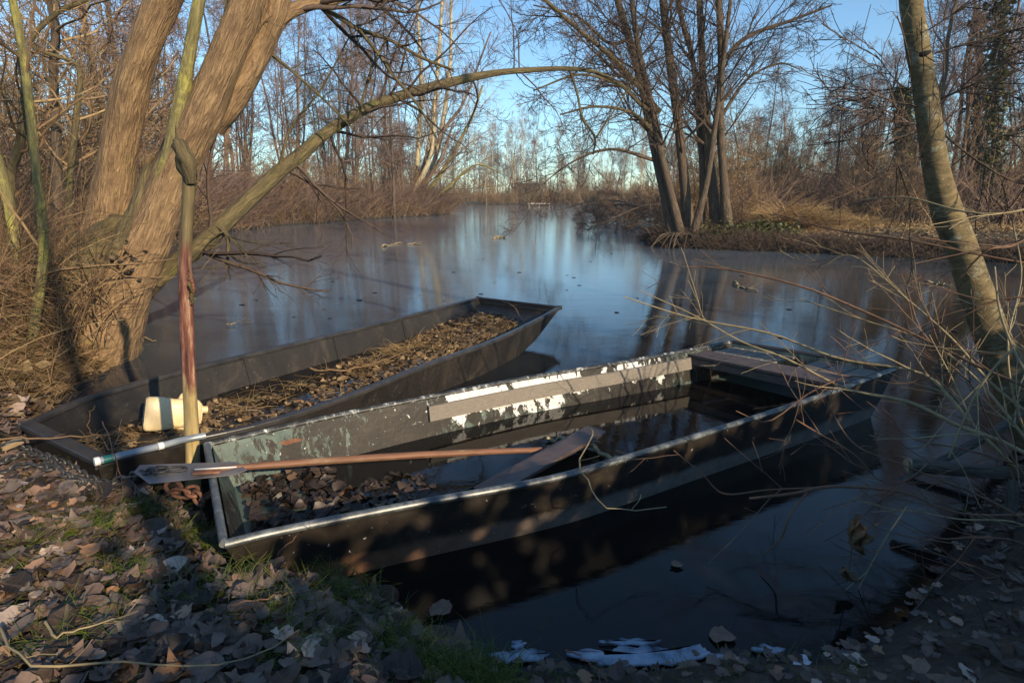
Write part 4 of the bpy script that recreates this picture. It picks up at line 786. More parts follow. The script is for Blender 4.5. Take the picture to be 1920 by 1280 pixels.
sapling('tree', 'twisting brown tree whose limb bends left beside the slim sapling', [(110, 520, 7.5, 34), (108, 380, 7.5, 26), (105, 240, 7.5, 22), (100, 140, 7.5, 20), (104, 60, 7.5, 20), (96, 0, 7.5, 20), (90, -120, 7.5, 14)], 'alder', 34, [(16, dict(t0=.2, ang=(.6, 1.3), ln=2.4, lnf=.3, n=9, wig=.2, up=.04, rf=.35, rmin=.006), 4), (8, dict(ang=(.4, 1.1), ln=.9, n=6, wig=.16, rf=.5, rmin=.004), 3), (4, dict(ang=(.4, 1.1), ln=.4, n=4, rmin=.003), 3)])
t = sapling('tree', 'crooked small tree bending out over the left of the big willow', [(140, 480, 6.5, 22), (128, 380, 6.5, 16), (145, 200, 6.5, 14), (150, 150, 6.5, 12), (138, 118, 6.5, 10), (60, 85, 6.3, 10), (100, 30, 6.3, 12), (165, 0, 6.3, 8)], 'willow_moss', 35, sp)
# ------------------------------------------------------------------ right-hand tree
rt = thing('tree', 'single curved trunk with grey lichen patches on the right', 'tree', tuple(Q(1935, 820, 3.12)[:2]) + (0,))
limb(rt, 'trunk', [(a, b_, c_ * .78, d_) for a, b_, c_, d_ in [(2010, 960, 3.9, 130), (1960, 860, 3.95, 98), (1915, 760, 4.0, 82), (1872, 660, 4.05, 76), (1838, 570, 4.1, 70), (1805, 470, 4.15, 64), (1775, 395, 4.2, 64), (1758, 330, 4.2, 55), (1745, 250, 4.2, 52), (1732, 150, 4.2, 51), (1716, 60, 4.2, 51), (1706, -20, 4.2, 50), (1690, -180, 4.2, 42)]], 'grey_bark', 'twig', 41, None, 28, 110, .05)
g = Geo(); hand(g, [(1724, 103, 3.17, 10), (1734, 101, 3.155, 14), (1744, 97, 3.16, 8)], 8, 8, .2); g.build('knot', M['knot'], rt)
for rows, s in [([(1740, 170, 4.2, 6), (1690, 160, 4.2, 4), (1640, 100, 4.3, 2.5)], 42), ([(1745, 215, 4.2, 6), (1700, 195, 4.2, 4), (1560, 185, 4.4, 2)], 43), ([(1750, 225, 4.2, 6), (1690, 235, 4.2, 3.5), (1640, 200, 4.3, 2)], 44), ([(1752, 100, 4.2, 8), (1820, 80, 4.1, 7), (1930, 50, 4, 7)], 45), ([(1750, 190, 4.2, 9), (1800, 170, 4.1, 7), (1860, 140, 4, 6), (1950, 90, 4, 5)], 46), ([(1755, 240, 4.2, 8), (1830, 300, 4.1, 7), (1900, 340, 4, 6), (1960, 350, 4, 5)], 47), ([(1765, 330, 4.2, 7), (1840, 270, 4.1, 5), (1930, 240, 4, 5)], 48), ([(1735, 60, 4.2, 6), (1800, 20, 4.1, 5), (1880, -20, 4, 4)], 49), ([(1760, 290, 4.2, 6), (1700, 300, 4.2, 3.5), (1650, 330, 4.2, 2), (1600, 300, 4.2, 2)], 50)]:
    limb(rt, 'branch', [(a, b_, c_ * .78, d_ * .7) for a, b_, c_, d_ in rows], 'alder', 'twig', s, [(9, dict(t0=.2, ang=(.4, 1.1), ln=.7, n=7, wig=.12, rf=.5, rmin=.0028), 3), (5, dict(ang=(.4, 1.1), ln=.3, n=4, rmin=.002), 3)], 7, 24)
# ------------------------------------------------------------------ alder clump on the right-hand spit
al = thing('alder_tree', 'dark multi-stemmed alder clump standing on the tip of the right bank', 'tree', (5.0, 16.9, 0))
spA = [(12, dict(t0=.26, ang=(.45, 1.05), ln=3.8, lnf=.45, n=10, wig=.12, up=.035, rf=.32, rmin=.010), 4), (9, dict(ang=(.5, 1.1), ln=1.5, n=7, wig=.16, rf=.5, rmin=.006), 3), (5, dict(ang=(.4, 1.1), ln=.6, n=5, rmin=.004), 3), (2, dict(ang=(.4, 1.1), ln=.3, n=3, rmin=.0035), 3)]
for k, rows in enumerate([[(1262, 450, 16.9, 30), (1250, 380, 16.9, 24), (1228, 280, 16.9, 22), (1205, 170, 17, 20), (1182, 80, 17, 20), (1158, 0, 17, 18), (1120, -140, 17, 14)],
    [(1280, 455, 16.7, 26), (1262, 380, 16.7, 20), (1240, 290, 16.6, 18), (1222, 200, 16.5, 16), (1195, 80, 16.4, 15), (1178, -60, 16.4, 12)],
    [(1292, 450, 17, 30), (1283, 340, 17, 23), (1270, 220, 17, 22), (1256, 110, 17, 22), (1243, 0, 17, 20), (1230, -150, 17, 14)],
    [(1310, 450, 17.3, 24), (1318, 340, 17.3, 16), (1310, 220, 17.3, 16), (1300, 120, 17.3, 14), (1275, 20, 17.3, 14), (1260, -100, 17.3, 10)],
    [(1345, 450, 17.1, 34), (1335, 340, 17.1, 22), (1322, 220, 17.1, 20), (1316, 100, 17.1, 18), (1312, 0, 17.1, 17), (1305, -150, 17.1, 12)],
    [(1365, 450, 16.8, 34), (1358, 350, 16.8, 22), (1350, 220, 16.8, 20), (1352, 110, 16.8, 18), (1348, 0, 16.8, 17), (1345, -150, 16.8, 12)],
    [(1300, 440, 16.6, 20), (1325, 340, 16.5, 16), (1340, 240, 16.4, 14), (1352, 150, 16.4, 13), (1365, 40, 16.4, 11), (1380, -90, 16.4, 9)]]):
    limb(al, 'trunk', [(a, b_, c_, d_ * .82) for a, b_, c_, d_ in rows], 'alder', 'twig', 60 + k, spA if k != 3 else spA[:3], 12, 60, .10)
for k, rows in enumerate([[(1236, 210, 16.8, 12), (1200, 165, 16.5, 11), (1150, 110, 16.0, 10), (1090, 60, 15.5, 9), (1010, -10, 15, 8)], [(1230, 215, 16.7, 9), (1200, 195, 16.3, 8), (1170, 165, 15.8, 7), (1090, 140, 15.2, 5), (1000, 170, 14.8, 3)], [(1245, 270, 16.8, 9), (1190, 215, 16.2, 7), (1120, 200, 15.6, 5), (1050, 215, 15.2, 3)], [(1225, 300, 16.8, 8), (1150, 280, 16.2, 6), (1080, 300, 15.6, 4), (1010, 350, 15.2, 2)],
    [(1350, 120, 16.8, 10), (1400, 70, 16.6, 9), (1480, 40, 16.4, 7), (1560, 10, 16.2, 4)], [(1352, 220, 16.8, 8), (1400, 150, 16.8, 6), (1460, 120, 16.8, 4), (1500, 130, 16.8, 3)], [(1180, 75, 17, 8), (1140, 80, 17, 7), (1080, 30, 16.5, 5), (1000, 10, 16, 3)]]):
    limb(al, 'limb', rows, 'willow_moss' if k < 3 else 'alder', 'twig', 80 + k, [(13, dict(t0=.15, ang=(.5, 1.2), ln=1.9, lnf=.3, n=8, wig=.14, rf=.45, rmin=.008), 3), (8, dict(ang=(.4, 1.1), ln=.9, n=6, wig=.14, rf=.5, rmin=.005), 3), (5, dict(ang=(.4, 1.1), ln=.4, n=4, rmin=.004), 3)], 8, 36)
g = Geo(); base = np.array([[x, y, gz(x, y)] for x, y in zip(R0.uniform(3.9, 6.2, 60), R0.uniform(16.3, 17.5, 60))]); blades(g, base, 500, .7, .12, 90, .9, .010, 5, up=0); g.build('base_shoots', M['twig'], al)
g = Geo(); pts, rad = [], []
for k in range(40):
    a = R0.uniform(math.pi * .9, math.pi * 1.9); c = np.array([4.9 + R0.uniform(-.7, .9), 16.6, .38]); e = c + [math.cos(a) * R0.uniform(.5, 1.1), math.sin(a) * R0.uniform(.4, .8), -.42]; m_ = (c + e) / 2 + [0, 0, .12]; pts.append(smooth_path([c, m_, e], 8)); rad.append(np.linspace(.035, .012, 8))
tubes(g, np.array(pts), np.array(rad), 5); g.build('roots', M['alder'], al)
# ------------------------------------------------------------------ trees of the surrounding wood: prototypes, then copies
def proto(kind, seed):
    rg = np.random.default_rng(seed); h = 15.; z = np.linspace(0, 1, 14)
    def stem(x0, y0, dx, dy, h, r, wob=.12):
        p = np.stack([x0 + dx * z + np.cumsum(rg.normal(size=14)) * wob * .5, y0 + dy * z + np.cumsum(rg.normal(size=14)) * wob * .5, z * h - .2], -1); return p, r * (1 - z * .88)
    if kind == 'alder': st = [stem(0, 0, 0, 0, h, .15)]; sp_ = [(46, dict(t0=.16, t1=.99, ang=(1.0, 1.45), ln=3.4, lnf=.78, n=7, wig=.09, up=.02, rf=.28, rmin=.012), 3), (8, dict(ang=(.5, 1.1), ln=1.2, n=5, wig=.14, rf=.55, rmin=.009), 3), (6, dict(ang=(.4, 1.1), ln=.6, n=4, rmin=.007), 3)]
    elif kind == 'spread': st = [stem(0, 0, rg.normal() * 1.5, rg.normal(), h * .9, .17, .25)]; sp_ = [(18, dict(t0=.2, ang=(.5, 1.0), ln=6, lnf=.5, n=9, wig=.14, up=.03, rf=.45, rmin=.014), 4), (10, dict(ang=(.5, 1.1), ln=2.2, n=6, wig=.16, rf=.5, rmin=.010), 3), (9, dict(ang=(.4, 1.1), ln=.9, n=4, rmin=.007), 3)]
    elif kind == 'multi': st = [stem(rg.normal() * .3, rg.normal() * .3, rg.normal() * 1.6, rg.normal() * 1.2, h * rg.uniform(.7, 1), rg.uniform(.06, .12), .15) for _ in range(5)]; sp_ = [(14, dict(t0=.2, ang=(.4, 1.0), ln=3, lnf=.6, n=7, wig=.12, up=.03, rf=.45, rmin=.012), 3), (8, dict(ang=(.5, 1.1), ln=1.3, n=5, wig=.14, rf=.5, rmin=.009), 3), (6, dict(ang=(.4, 1.1), ln=.6, n=4, rmin=.007), 3)]
    elif kind == 'birch': st = [stem(0, 0, rg.normal() * .8, 0, h, .11, .1)]; sp_ = [(30, dict(t0=.3, ang=(.35, .8), ln=3.6, lnf=.7, n=8, wig=.10, up=.03, down=.0, rf=.32, rmin=.012), 3), (8, dict(ang=(.4, .9), ln=1.3, n=6, wig=.12, down=.05, rf=.5, rmin=.009), 3), (5, dict(ang=(.3, .9), ln=.6, n=4, down=.1, rmin=.007), 3)]
    else: st = [stem(rg.normal() * .35, rg.normal() * .35, rg.normal() * 1.5, rg.normal() * 1.5, rg.uniform(3, 6.5), rg.uniform(.025, .05), .1) for _ in range(14)]; sp_ = [(9, dict(t0=.1, ang=(.4, 1.0), ln=1.6, lnf=.4, n=6, wig=.14, rf=.5, rmin=.011), 3), (7, dict(ang=(.4, 1.1), ln=.8, n=4, rmin=.008), 3), (3, dict(ang=(.4, 1.1), ln=.4, n=3, rmin=.006), 3)]
    p = np.array([a for a, b in st]); r = np.array([b for a, b in st])
    gt = Geo(); tubes(gt, p, r, 8, rg.uniform(0, 1, len(p))); gc = Geo()
    strokes_children(gc, p, r, sp_, rg); return gt, gc
PR = {}
KM = {'alder': ('bgbark', 'twig_purple'), 'spread': ('bgbark', 'twig_purple'), 'multi': ('bgbark2', 'twig_purple'), 'birch': ('birch', 'twig_pale'), 'bush': ('bgbark2', 'twig_tan')}
def place_tree(kind, v, x, y, s, rz, label, group, sx=1.0, tilt=(0, 0)):
    key = (kind, v); nm = {'bush': 'bare_shrub', 'birch': 'birch_tree'}.get(kind, 'bare_tree'); cat = 'shrub' if kind == 'bush' else 'tree'
    if key not in PR:
        gt, gc = proto(kind, hash_seed(kind) + v * 17); root = thing(nm, label, cat, (0, 0, 0), group)
        a = gt.build('trunk' if kind != 'bush' else 'stems', M[KM[kind][0]], root); b = gc.build('crown', M[KM[kind][1]], root); PR[key] = (root, a, b)
    else:
        r0, a0, b0 = PR[key]; root = r0.copy(); COL.objects.link(root)
        for c in (a0, b0): d = c.copy(); COL.objects.link(d); d.parent = root
        tag(root, label, cat); 
        if group: root['group'] = group
        elif 'group' in root: del root['group']
    root.location = (x, y, max(gz(x, y), 0) - .1); root.rotation_euler = (tilt[0], tilt[1], rz); root.scale = (s * sx, s * sx, s); return root
def hash_seed(k): return {'alder': 101, 'spread': 202, 'multi': 303, 'birch': 404, 'bush': 505}[k]
# singled-out background trees
def at(px, Y): return Q(px, HY, Y)[:2]
for kind, v, px, Y, s, sx, lab in [('alder', 0, 1562, 30, .58, .8, 'tall symmetrical feathery tree standing alone against blue sky right of the alders'), ('alder', 1, 1605, 34, .50, .7, 'smaller feathery tree just right of the tall symmetrical one'),
    ('alder', 2, 672, 36, 1.0, .6, 'straight dark slim tree left of the pale leaning poplars'), ('multi', 0, 700, 38, 1.0, .5, 'slim dark double stem between two straight trees on the left shore'), ('alder', 3, 738, 38, 1.15, .6, 'tall reddish straight tree immediately left of the pale poplars'),
    ('birch', 0, 912, 90, .62, .9, 'thin white birch leaning at the left of the far shore'), ('birch', 1, 985, 95, .95, .9, 'tall white crowned birch behind the dark hut'), ('birch', 2, 1050, 91, .75, .9, 'white birch on the far shore right of the jetty'), ('birch', 0, 1078, 93, .7, .9, 'second white birch right of the jetty'),
    ('spread', 0, 205, 13, .8, .7, 'dark tree seen between the crooked trees and the big willow')]:
    x, y = at(px, Y); place_tree(kind, v, x, y, s, px * .01, lab, None, sx)
rg = np.random.default_rng(77)
def wood(n, xr, yr, kinds, sc, dmin, lab, grp, test=None, sx=.85):
    c = 0; tries = 0
    while c < n and tries < n * 40:
        tries += 1; x, y = rg.uniform(*xr), rg.uniform(*yr)
        if sdf(np.array([x]), np.array([y]))[0] < dmin or (test and not test(x, y)): continue
        k = kinds[rg.integers(len(kinds))]; kk = 'shrub' if k == 'bush' else ('pale birch' if k == 'birch' else 'bare tree')
        place_tree(k, int(rg.integers(0, 3)), x, y, rg.uniform(*sc) * (1 if k != 'bush' else 1.0), rg.uniform(0, 6.28), {'shrub': 'tangled bare brown shrub', 'pale birch': 'pale barked bare birch', 'bare tree': 'leafless brown twiggy tree'}[kk] + ' ' + lab, kk + 's ' + grp, sx, (rg.normal() * .05, rg.normal() * .05)); c += 1
pxof = lambda x, y: 960 + F * x / y
wood(27, (-32, -6), (10, 50), ['alder', 'spread', 'multi', 'multi'], (.75, 1.15), .8, 'in the wood behind the left shore', 'on the left shore', lambda x, y: -350 < pxof(x, y) < 800)
wood(34, (-30, -5), (9, 50), ['bush'], (.45, .8), .2, 'along the left shore of the lake', 'on the left shore', lambda x, y: -250 < pxof(x, y) < 815 and sdf(np.array([x]), np.array([y]))[0] < 7)
wood(70, (-22, 30), (83, 112), ['multi', 'spread', 'birch', 'alder', 'multi'], (.5, .9), .5, 'on the far shore of the lake', 'on the far shore', lambda x, y: 740 < pxof(x, y) < 1330)
wood(40, (-14, 30), (83, 95), ['bush'], (.45, .8), .3, 'at the far water edge', 'on the far shore', lambda x, y: 780 < pxof(x, y) < 1300)
wood(46, (7, 50), (24, 75), ['alder', 'multi', 'multi', 'spread', 'alder'], (.42, .66), 1.0, 'in the wood on the right bank', 'on the right bank', lambda x, y: 1240 < pxof(x, y) < 1800 and not (1480 < pxof(x, y) < 1660 and y < 33))
wood(22, (12, 50), (16, 50), ['alder', 'multi', 'spread'], (.75, 1.1), 1.0, 'behind the curved trunk on the right', 'at the right edge', lambda x, y: 1720 < pxof(x, y) < 2200)
wood(46, (5, 34), (18, 48), ['bush'], (.4, .72), .5, 'in the undergrowth of the right bank', 'on the right bank', lambda x, y: 1290 < pxof(x, y) < 2150 and not (1400 < pxof(x, y) < 1620 and y < 24))
# pale leaning poplar cluster on the left spit
pc = thing('poplar_clump', 'cluster of pale leaning poplar stems at the end of the left spit', 'tree', (at(770, 45)[0], 45, 0))
spP = [(16, dict(t0=.2, ang=(.4, .9), ln=5, lnf=.5, n=8, wig=.1, up=.03, rf=.3, rmin=.014), 3), (8, dict(ang=(.4, 1.), ln=2, n=6, wig=.12, rf=.5, rmin=.011), 3), (5, dict(ang=(.4, 1.), ln=.9, n=4, rmin=.009), 3)]
for k, (rows, m, tw) in enumerate([([(760, 402, 45, 10), (778, 340, 45, 9), (786, 250, 45, 9), (790, 160, 45, 8), (785, 60, 45, 6), (780, -40, 45, 4)], 'birch', 'twig_pale'), ([(752, 402, 45, 10), (795, 310, 45, 9), (812, 220, 45, 9), (822, 120, 45, 8), (828, 20, 45, 7), (834, -100, 45, 4)], 'birch', 'twig_pale'), ([(765, 402, 45, 10), (815, 300, 45, 9), (835, 200, 45, 9), (845, 100, 45, 7), (846, 0, 45, 6), (850, -90, 45, 3)], 'birch', 'twig_pale'),
    ([(745, 402, 44.5, 11), (790, 320, 44.5, 9), (835, 240, 44.5, 7), (870, 190, 44.5, 5), (920, 60, 44.5, 3)], 'bgbark2', 'twig_purple'), ([(770, 402, 44.5, 10), (830, 320, 44.5, 8), (880, 230, 44.5, 6), (905, 160, 44.5, 4)], 'yellow_bark', 'twig_pale'), ([(750, 402, 44, 12), (800, 340, 44, 9), (830, 290, 44, 6), (850, 230, 44, 4)], 'bgbark2', 'twig_purple'), ([(740, 402, 44, 10), (780, 350, 44, 9), (810, 280, 44, 7), (815, 180, 44, 5)], 'birch', 'twig_pale'), ([(775, 402, 44, 8), (830, 360, 44, 6), (890, 310, 44, 4), (940, 325, 44, 2)], 'yellow_bark', 'twig_tan')]):
    limb(pc, 'stem', rows, m, tw, 120 + k, spP if k < 5 else spP[:2], 8, 40, .04)
# ivy clad trunks on the right
def ivy_tree(px, Y, top, wpx, lab, seed, lean=0, nl=2600):
    x, y = at(px, Y); t = thing('ivy_clad_tree', lab, 'tree', (x, y, 0)); g = Geo(); q = hand(g, [(px + lean, 440, Y, wpx * .3), (px + lean * .5, 300, Y, wpx * .25), (px, top, Y, wpx * .15)], 8, 20); g.build('trunk', M['bgbark'], t)
    rg = np.random.default_rng(seed); k = rg.uniform(0, 1, nl) ** .8 * 19; i = np.minimum(k.astype(int), 18); f = (k - i)[:, None]; c = q[i, :3] * (1 - f) + q[i + 1, :3] * f
    rr = wpx / 2 / F * Y * (.75 + .45 * np.array([noise.noise(Vector((a * .6, seed, 0))) for a in k]))[:, None]; a = rg.uniform(0, 6.28, len(k)); c = c + rr * np.sqrt(rg.uniform(.2, 1, len(k)))[:, None] * np.stack([np.cos(a), np.sin(a), np.zeros(len(k))], -1) + rg.normal(size=c.shape) * .12
    g = Geo(); scatter(g, c, .17, seed, 1.2, 6, 3, 2, .5, aspect=1.6); g.build('ivy', M['ivy'], t)
ivy_tree(1692, 30, 168, 34, 'broken ivy covered trunk left of the curved trunk', 1, 12); ivy_tree(1880, 22, -20, 30, 'tall slanting ivy hung tree behind the right edge branches', 2, -40, 1300); ivy_tree(1835, 26, 20, 24, 'slender ivy hung tree just right of the curved trunk', 3, 0, 1500)
# ------------------------------------------------------------------ undergrowth
def brush(name, lab, pts, n, h, m, seed, wd=.006, lean=.5, tw=4, sp=.25):
    g = Geo(); rg = np.random.default_rng(seed); b = pts[rg.integers(0, len(pts), n)] + np.concatenate([rg.normal(size=(n, 2)) * sp, np.full((n, 1), -.05)], 1)
    d = nrm(np.concatenate([rg.normal(size=(n, 2)) * lean, np.ones((n, 1))], 1)); Ls = h * rg.uniform(.4, 1.25, n); P_ = [b]
    for j in range(6): P_.append(P_[-1] + d * (Ls / 6)[:, None]); hz = d * [1, 1, 0]; d = nrm(d + hz * rg.uniform(0, .35, (n, 1)) - [0, 0, .03] + rg.normal(size=d.shape) * .12)
    P_ = np.stack(P_, 1); R_ = np.broadcast_to(wd * np.linspace(1, .4, 7), (n, 7)); tubes(g, P_, R_, 3, rg.uniform(0, 1, n))
    if tw: a, b2 = kids(P_, R_, tw, rg, .25, .98, (.35, .95), h * .35, .4, 4, .08, .02, .7, .5, 0, wd * .4); tubes(g, a, b2, 3, rg.uniform(0, 1, len(a)))
    return tag(g.build(name, m if not isinstance(m, str) else M[m], origin=tuple(pts.mean(0))), lab, 'undergrowth', kind='stuff')
p = land_points(3000, -9, -3.3, 3.5, 9, .25, 9, 201); p = p[(pxof(p[:, 0], p[:, 1]) < 120)]
brush('undergrowth', 'tangle of reddish and tan brambles at the left edge by the willow', p, 2000, 1.25, 'twig_tan', 1, .0040, .55, 5, .15)
brush('undergrowth', 'red brown bramble shoots rising round the willow saplings', p, 700, 1.7, 'twig_red', 2, .004, .5, 4, .2)
p2 = land_points(900, -5.2, -2.6, 3.6, 5.2, -.02, .7, 202); g = Geo(); blades(g, p2, 2600, .24, .05, 203, 1.3, .0016, 4); tag(g.build('grass', M['straw'], origin=tuple(p2.mean(0))), 'yellowish dry grass hanging over the water below the willow', 'grass', kind='stuff')
p = land_points(9000, -24, -3, 10, 48, .0, 3.5, 204); p = p[(pxof(p[:, 0], p[:, 1]) < 850) & (pxof(p[:, 0], p[:, 1]) > 330)]
brush('undergrowth', 'dense tan and brown brush lining the left shore of the lake', p, 2800, 1.5, 'twig_tan', 3, .011, .7, 5, .4); brush('undergrowth', 'dull purple brown thicket standing taller along the left shore', p, 3400, 2.4, 'twig_purple', 33, .012, .6, 5, .4)
p = land_points(6000, -30, -5, 8, 40, 1, 12, 205); brush('undergrowth', 'brown bushy undergrowth deeper in the left wood', p, 5000, 3.0, 'twig_purple', 4, .014, .5, 5, .5)
p = land_points(6000, -14, 34, 78, 96, .0, 12, 206); brush('undergrowth', 'brown brush along the far shore', p, 6500, 2.4, 'twig_tan', 5, .02, .5, 5, .6)
p = land_points(9000, 5, 40, 18.5, 45, .8, 30, 207); p = p[(p[:, 1] > 24) | (pxof(p[:, 0], p[:, 1]) < 1400) | (pxof(p[:, 0], p[:, 1]) > 1720)]
brush('undergrowth', 'dense purple brown brush across the right bank behind the grass', p, 8000, 2.4, 'twig_purple', 6, .013, .5, 5, .5)
brush('undergrowth', 'red tan stems standing among the right bank brush', p, 3500, 1.8, 'twig_tan', 7, .010, .4, 4, .5)
p = land_points(14000, 4.2, 22, 12, 20, -.05, .7, 208); brush('undergrowth', 'dark low twigs fringing the alder tip and right shoreline', p, 6500, .42, 'twig', 8, .007, .9, 4, .1)
g = Geo()
for k, (px_, Y_, h_, n_) in enumerate([(1475, 18.3, 1.15, 1500), (1515, 18.0, .9, 1300), (1560, 18.4, .75, 900), (1445, 18.8, .8, 500), (1620, 18.6, .5, 500)]):
    c0 = Q(px_, 400, Y_); c = np.array([[c0[0], Y_, gz(c0[0], Y_)]]); blades(g, c, n_, h_, .16, 91 + k, .75, .006, 6)
c = c.copy()
tag(g.build('dry_grass', M['straw'], origin=tuple(c.mean(0))), 'sunlit golden tussock of long dry grass on the right bank', 'dry grass', kind='stuff')
p = land_points(3500, 6, 24, 16.5, 26, .3, 8, 209); g = Geo(); blades(g, p, 9000, .25, .15, 92, 1.3, .005, 3); tag(g.build('dry_grass', M['straw'], origin=tuple(p.mean(0))), 'flattened dry grass on the open ground of the right bank', 'dry grass', kind='stuff')
p = land_points(1200, 5.0, 7.6, 16, 18.5, .0, 1.6, 210); g = Geo(); scatter(g, np.repeat(p, 5, 0) + np.abs(R0.normal(size=(len(p) * 5, 3))) * [.1, .1, .16], .085, 93, 1.0, 6, 4, 2, .5); tag(g.build('bramble_leaves', M['ivy'], origin=tuple(p.mean(0))), 'low green bramble leaves beside the alder trunks', 'undergrowth', kind='stuff')
# fallen tree top lying in the water
g = Geo(); rg = np.random.default_rng(5); tr = []
for k in range(9): a = P(1300 + rg.uniform(-30, 40), 415 + rg.uniform(-5, 6), .2); b = P(rg.uniform(1040, 1180), rg.uniform(392, 432), .15); m_ = (a + b) / 2 + [0, 0, rg.uniform(.2, .9)]; tr.append(smooth_path([a, m_, b], 10))
tr = np.array(tr); rr = np.broadcast_to(np.linspace(.06, .02, 10), (9, 10)); root = thing('fallen_branches', 'fallen leafless tree top lying on the ice left of the alder clump', 'branches', tuple(tr[0][0])); tubes(g, tr, rr, 5); g.build('limbs', M['bgbark'], root)
g = Geo(); strokes_children(g, tr, rr, [(14, dict(t0=.1, ang=(.5, 1.3), ln=1.9, n=7, wig=.2, down=.03, rf=.5, rmin=.012), 3), (9, dict(ang=(.4, 1.1), ln=.8, n=5, wig=.15, down=.02, rmin=.009), 3), (4, dict(ang=(.4, 1.1), ln=.4, n=4, rmin=.007), 3)], rg); g.build('twigs', M['twig'], root)
# hut, jetty, platform on the far shore
hx, hy = at(986, 93); hh = thing('hut', 'small dark hut among the birches on the far shore', 'hut', (hx, hy, .4)); 
g = Geo(); boxg(g, (hx, hy, 1.45), (1.7, 0, 0), (0, 1.4, 0), (0, 0, 1.05)); g.build('wall', M['hut'], hh, smooth=False)
g = Geo(); g.add([(hx - 2.1, hy - 1.9, 2.45), (hx + 2.1, hy - 1.9, 2.45), (hx + 2.1, hy, 3.1), (hx - 2.1, hy, 3.1), (hx - 2.1, hy + 1.9, 2.45), (hx + 2.1, hy + 1.9, 2.45), (hx - 2.1, hy - 1.9, 2.33), (hx + 2.1, hy - 1.9, 2.33)], [(0, 1, 2, 3), (3, 2, 5, 4), (6, 7, 1, 0)], [(0, 3, 4), (1, 5, 2)]); g.build('roof', M['roof'], hh, smooth=False)
g = Geo(); boxg(g, (hx - .2, hy - 1.43, 1.2), (.45, 0, 0), (0, .03, 0), (0, 0, .75)); g.build('door', M['teal_wall'], hh, smooth=False)
g = Geo(); boxg(g, (hx + 1.0, hy - 1.43, 1.3), (.3, 0, 0), (0, .03, 0), (0, 0, .3)); g.build('window', M['pale'], hh, smooth=False)
jx, jy = at(1011, 78); jt = thing('jetty', 'low pale wooden jetty at the far water edge in front of the hut', 'jetty', (jx, jy, 0)); g = Geo(); boxg(g, (jx, jy, .30), (1.5, 0, 0), (0, .5, 0), (0, 0, .05)); g.build('deck', M['pale'], jt, smooth=False)
for dx in (-1.3, 0, 1.3): g = Geo(); tubes(g, [(jx + dx, jy - .4, -.2), (jx + dx, jy - .4, .26)], [.05, .05], 6); g.build('leg', M['pale'], jt)
jx, jy = at(884, 78); jt = thing('landing_stage', 'small dark landing stage at the left of the far shore', 'jetty', (jx, jy, 0)); g = Geo(); boxg(g, (jx, jy, .42), (.8, 0, 0), (0, .5, 0), (0, 0, .1)); g.build('deck', M['hut'], jt, smooth=False)
for dx in (-.7, .7): g = Geo(); tubes(g, [(jx + dx, jy - .4, -.2), (jx + dx, jy - .4, .33)], [.07, .07], 6); g.build('leg', M['hut'], jt)
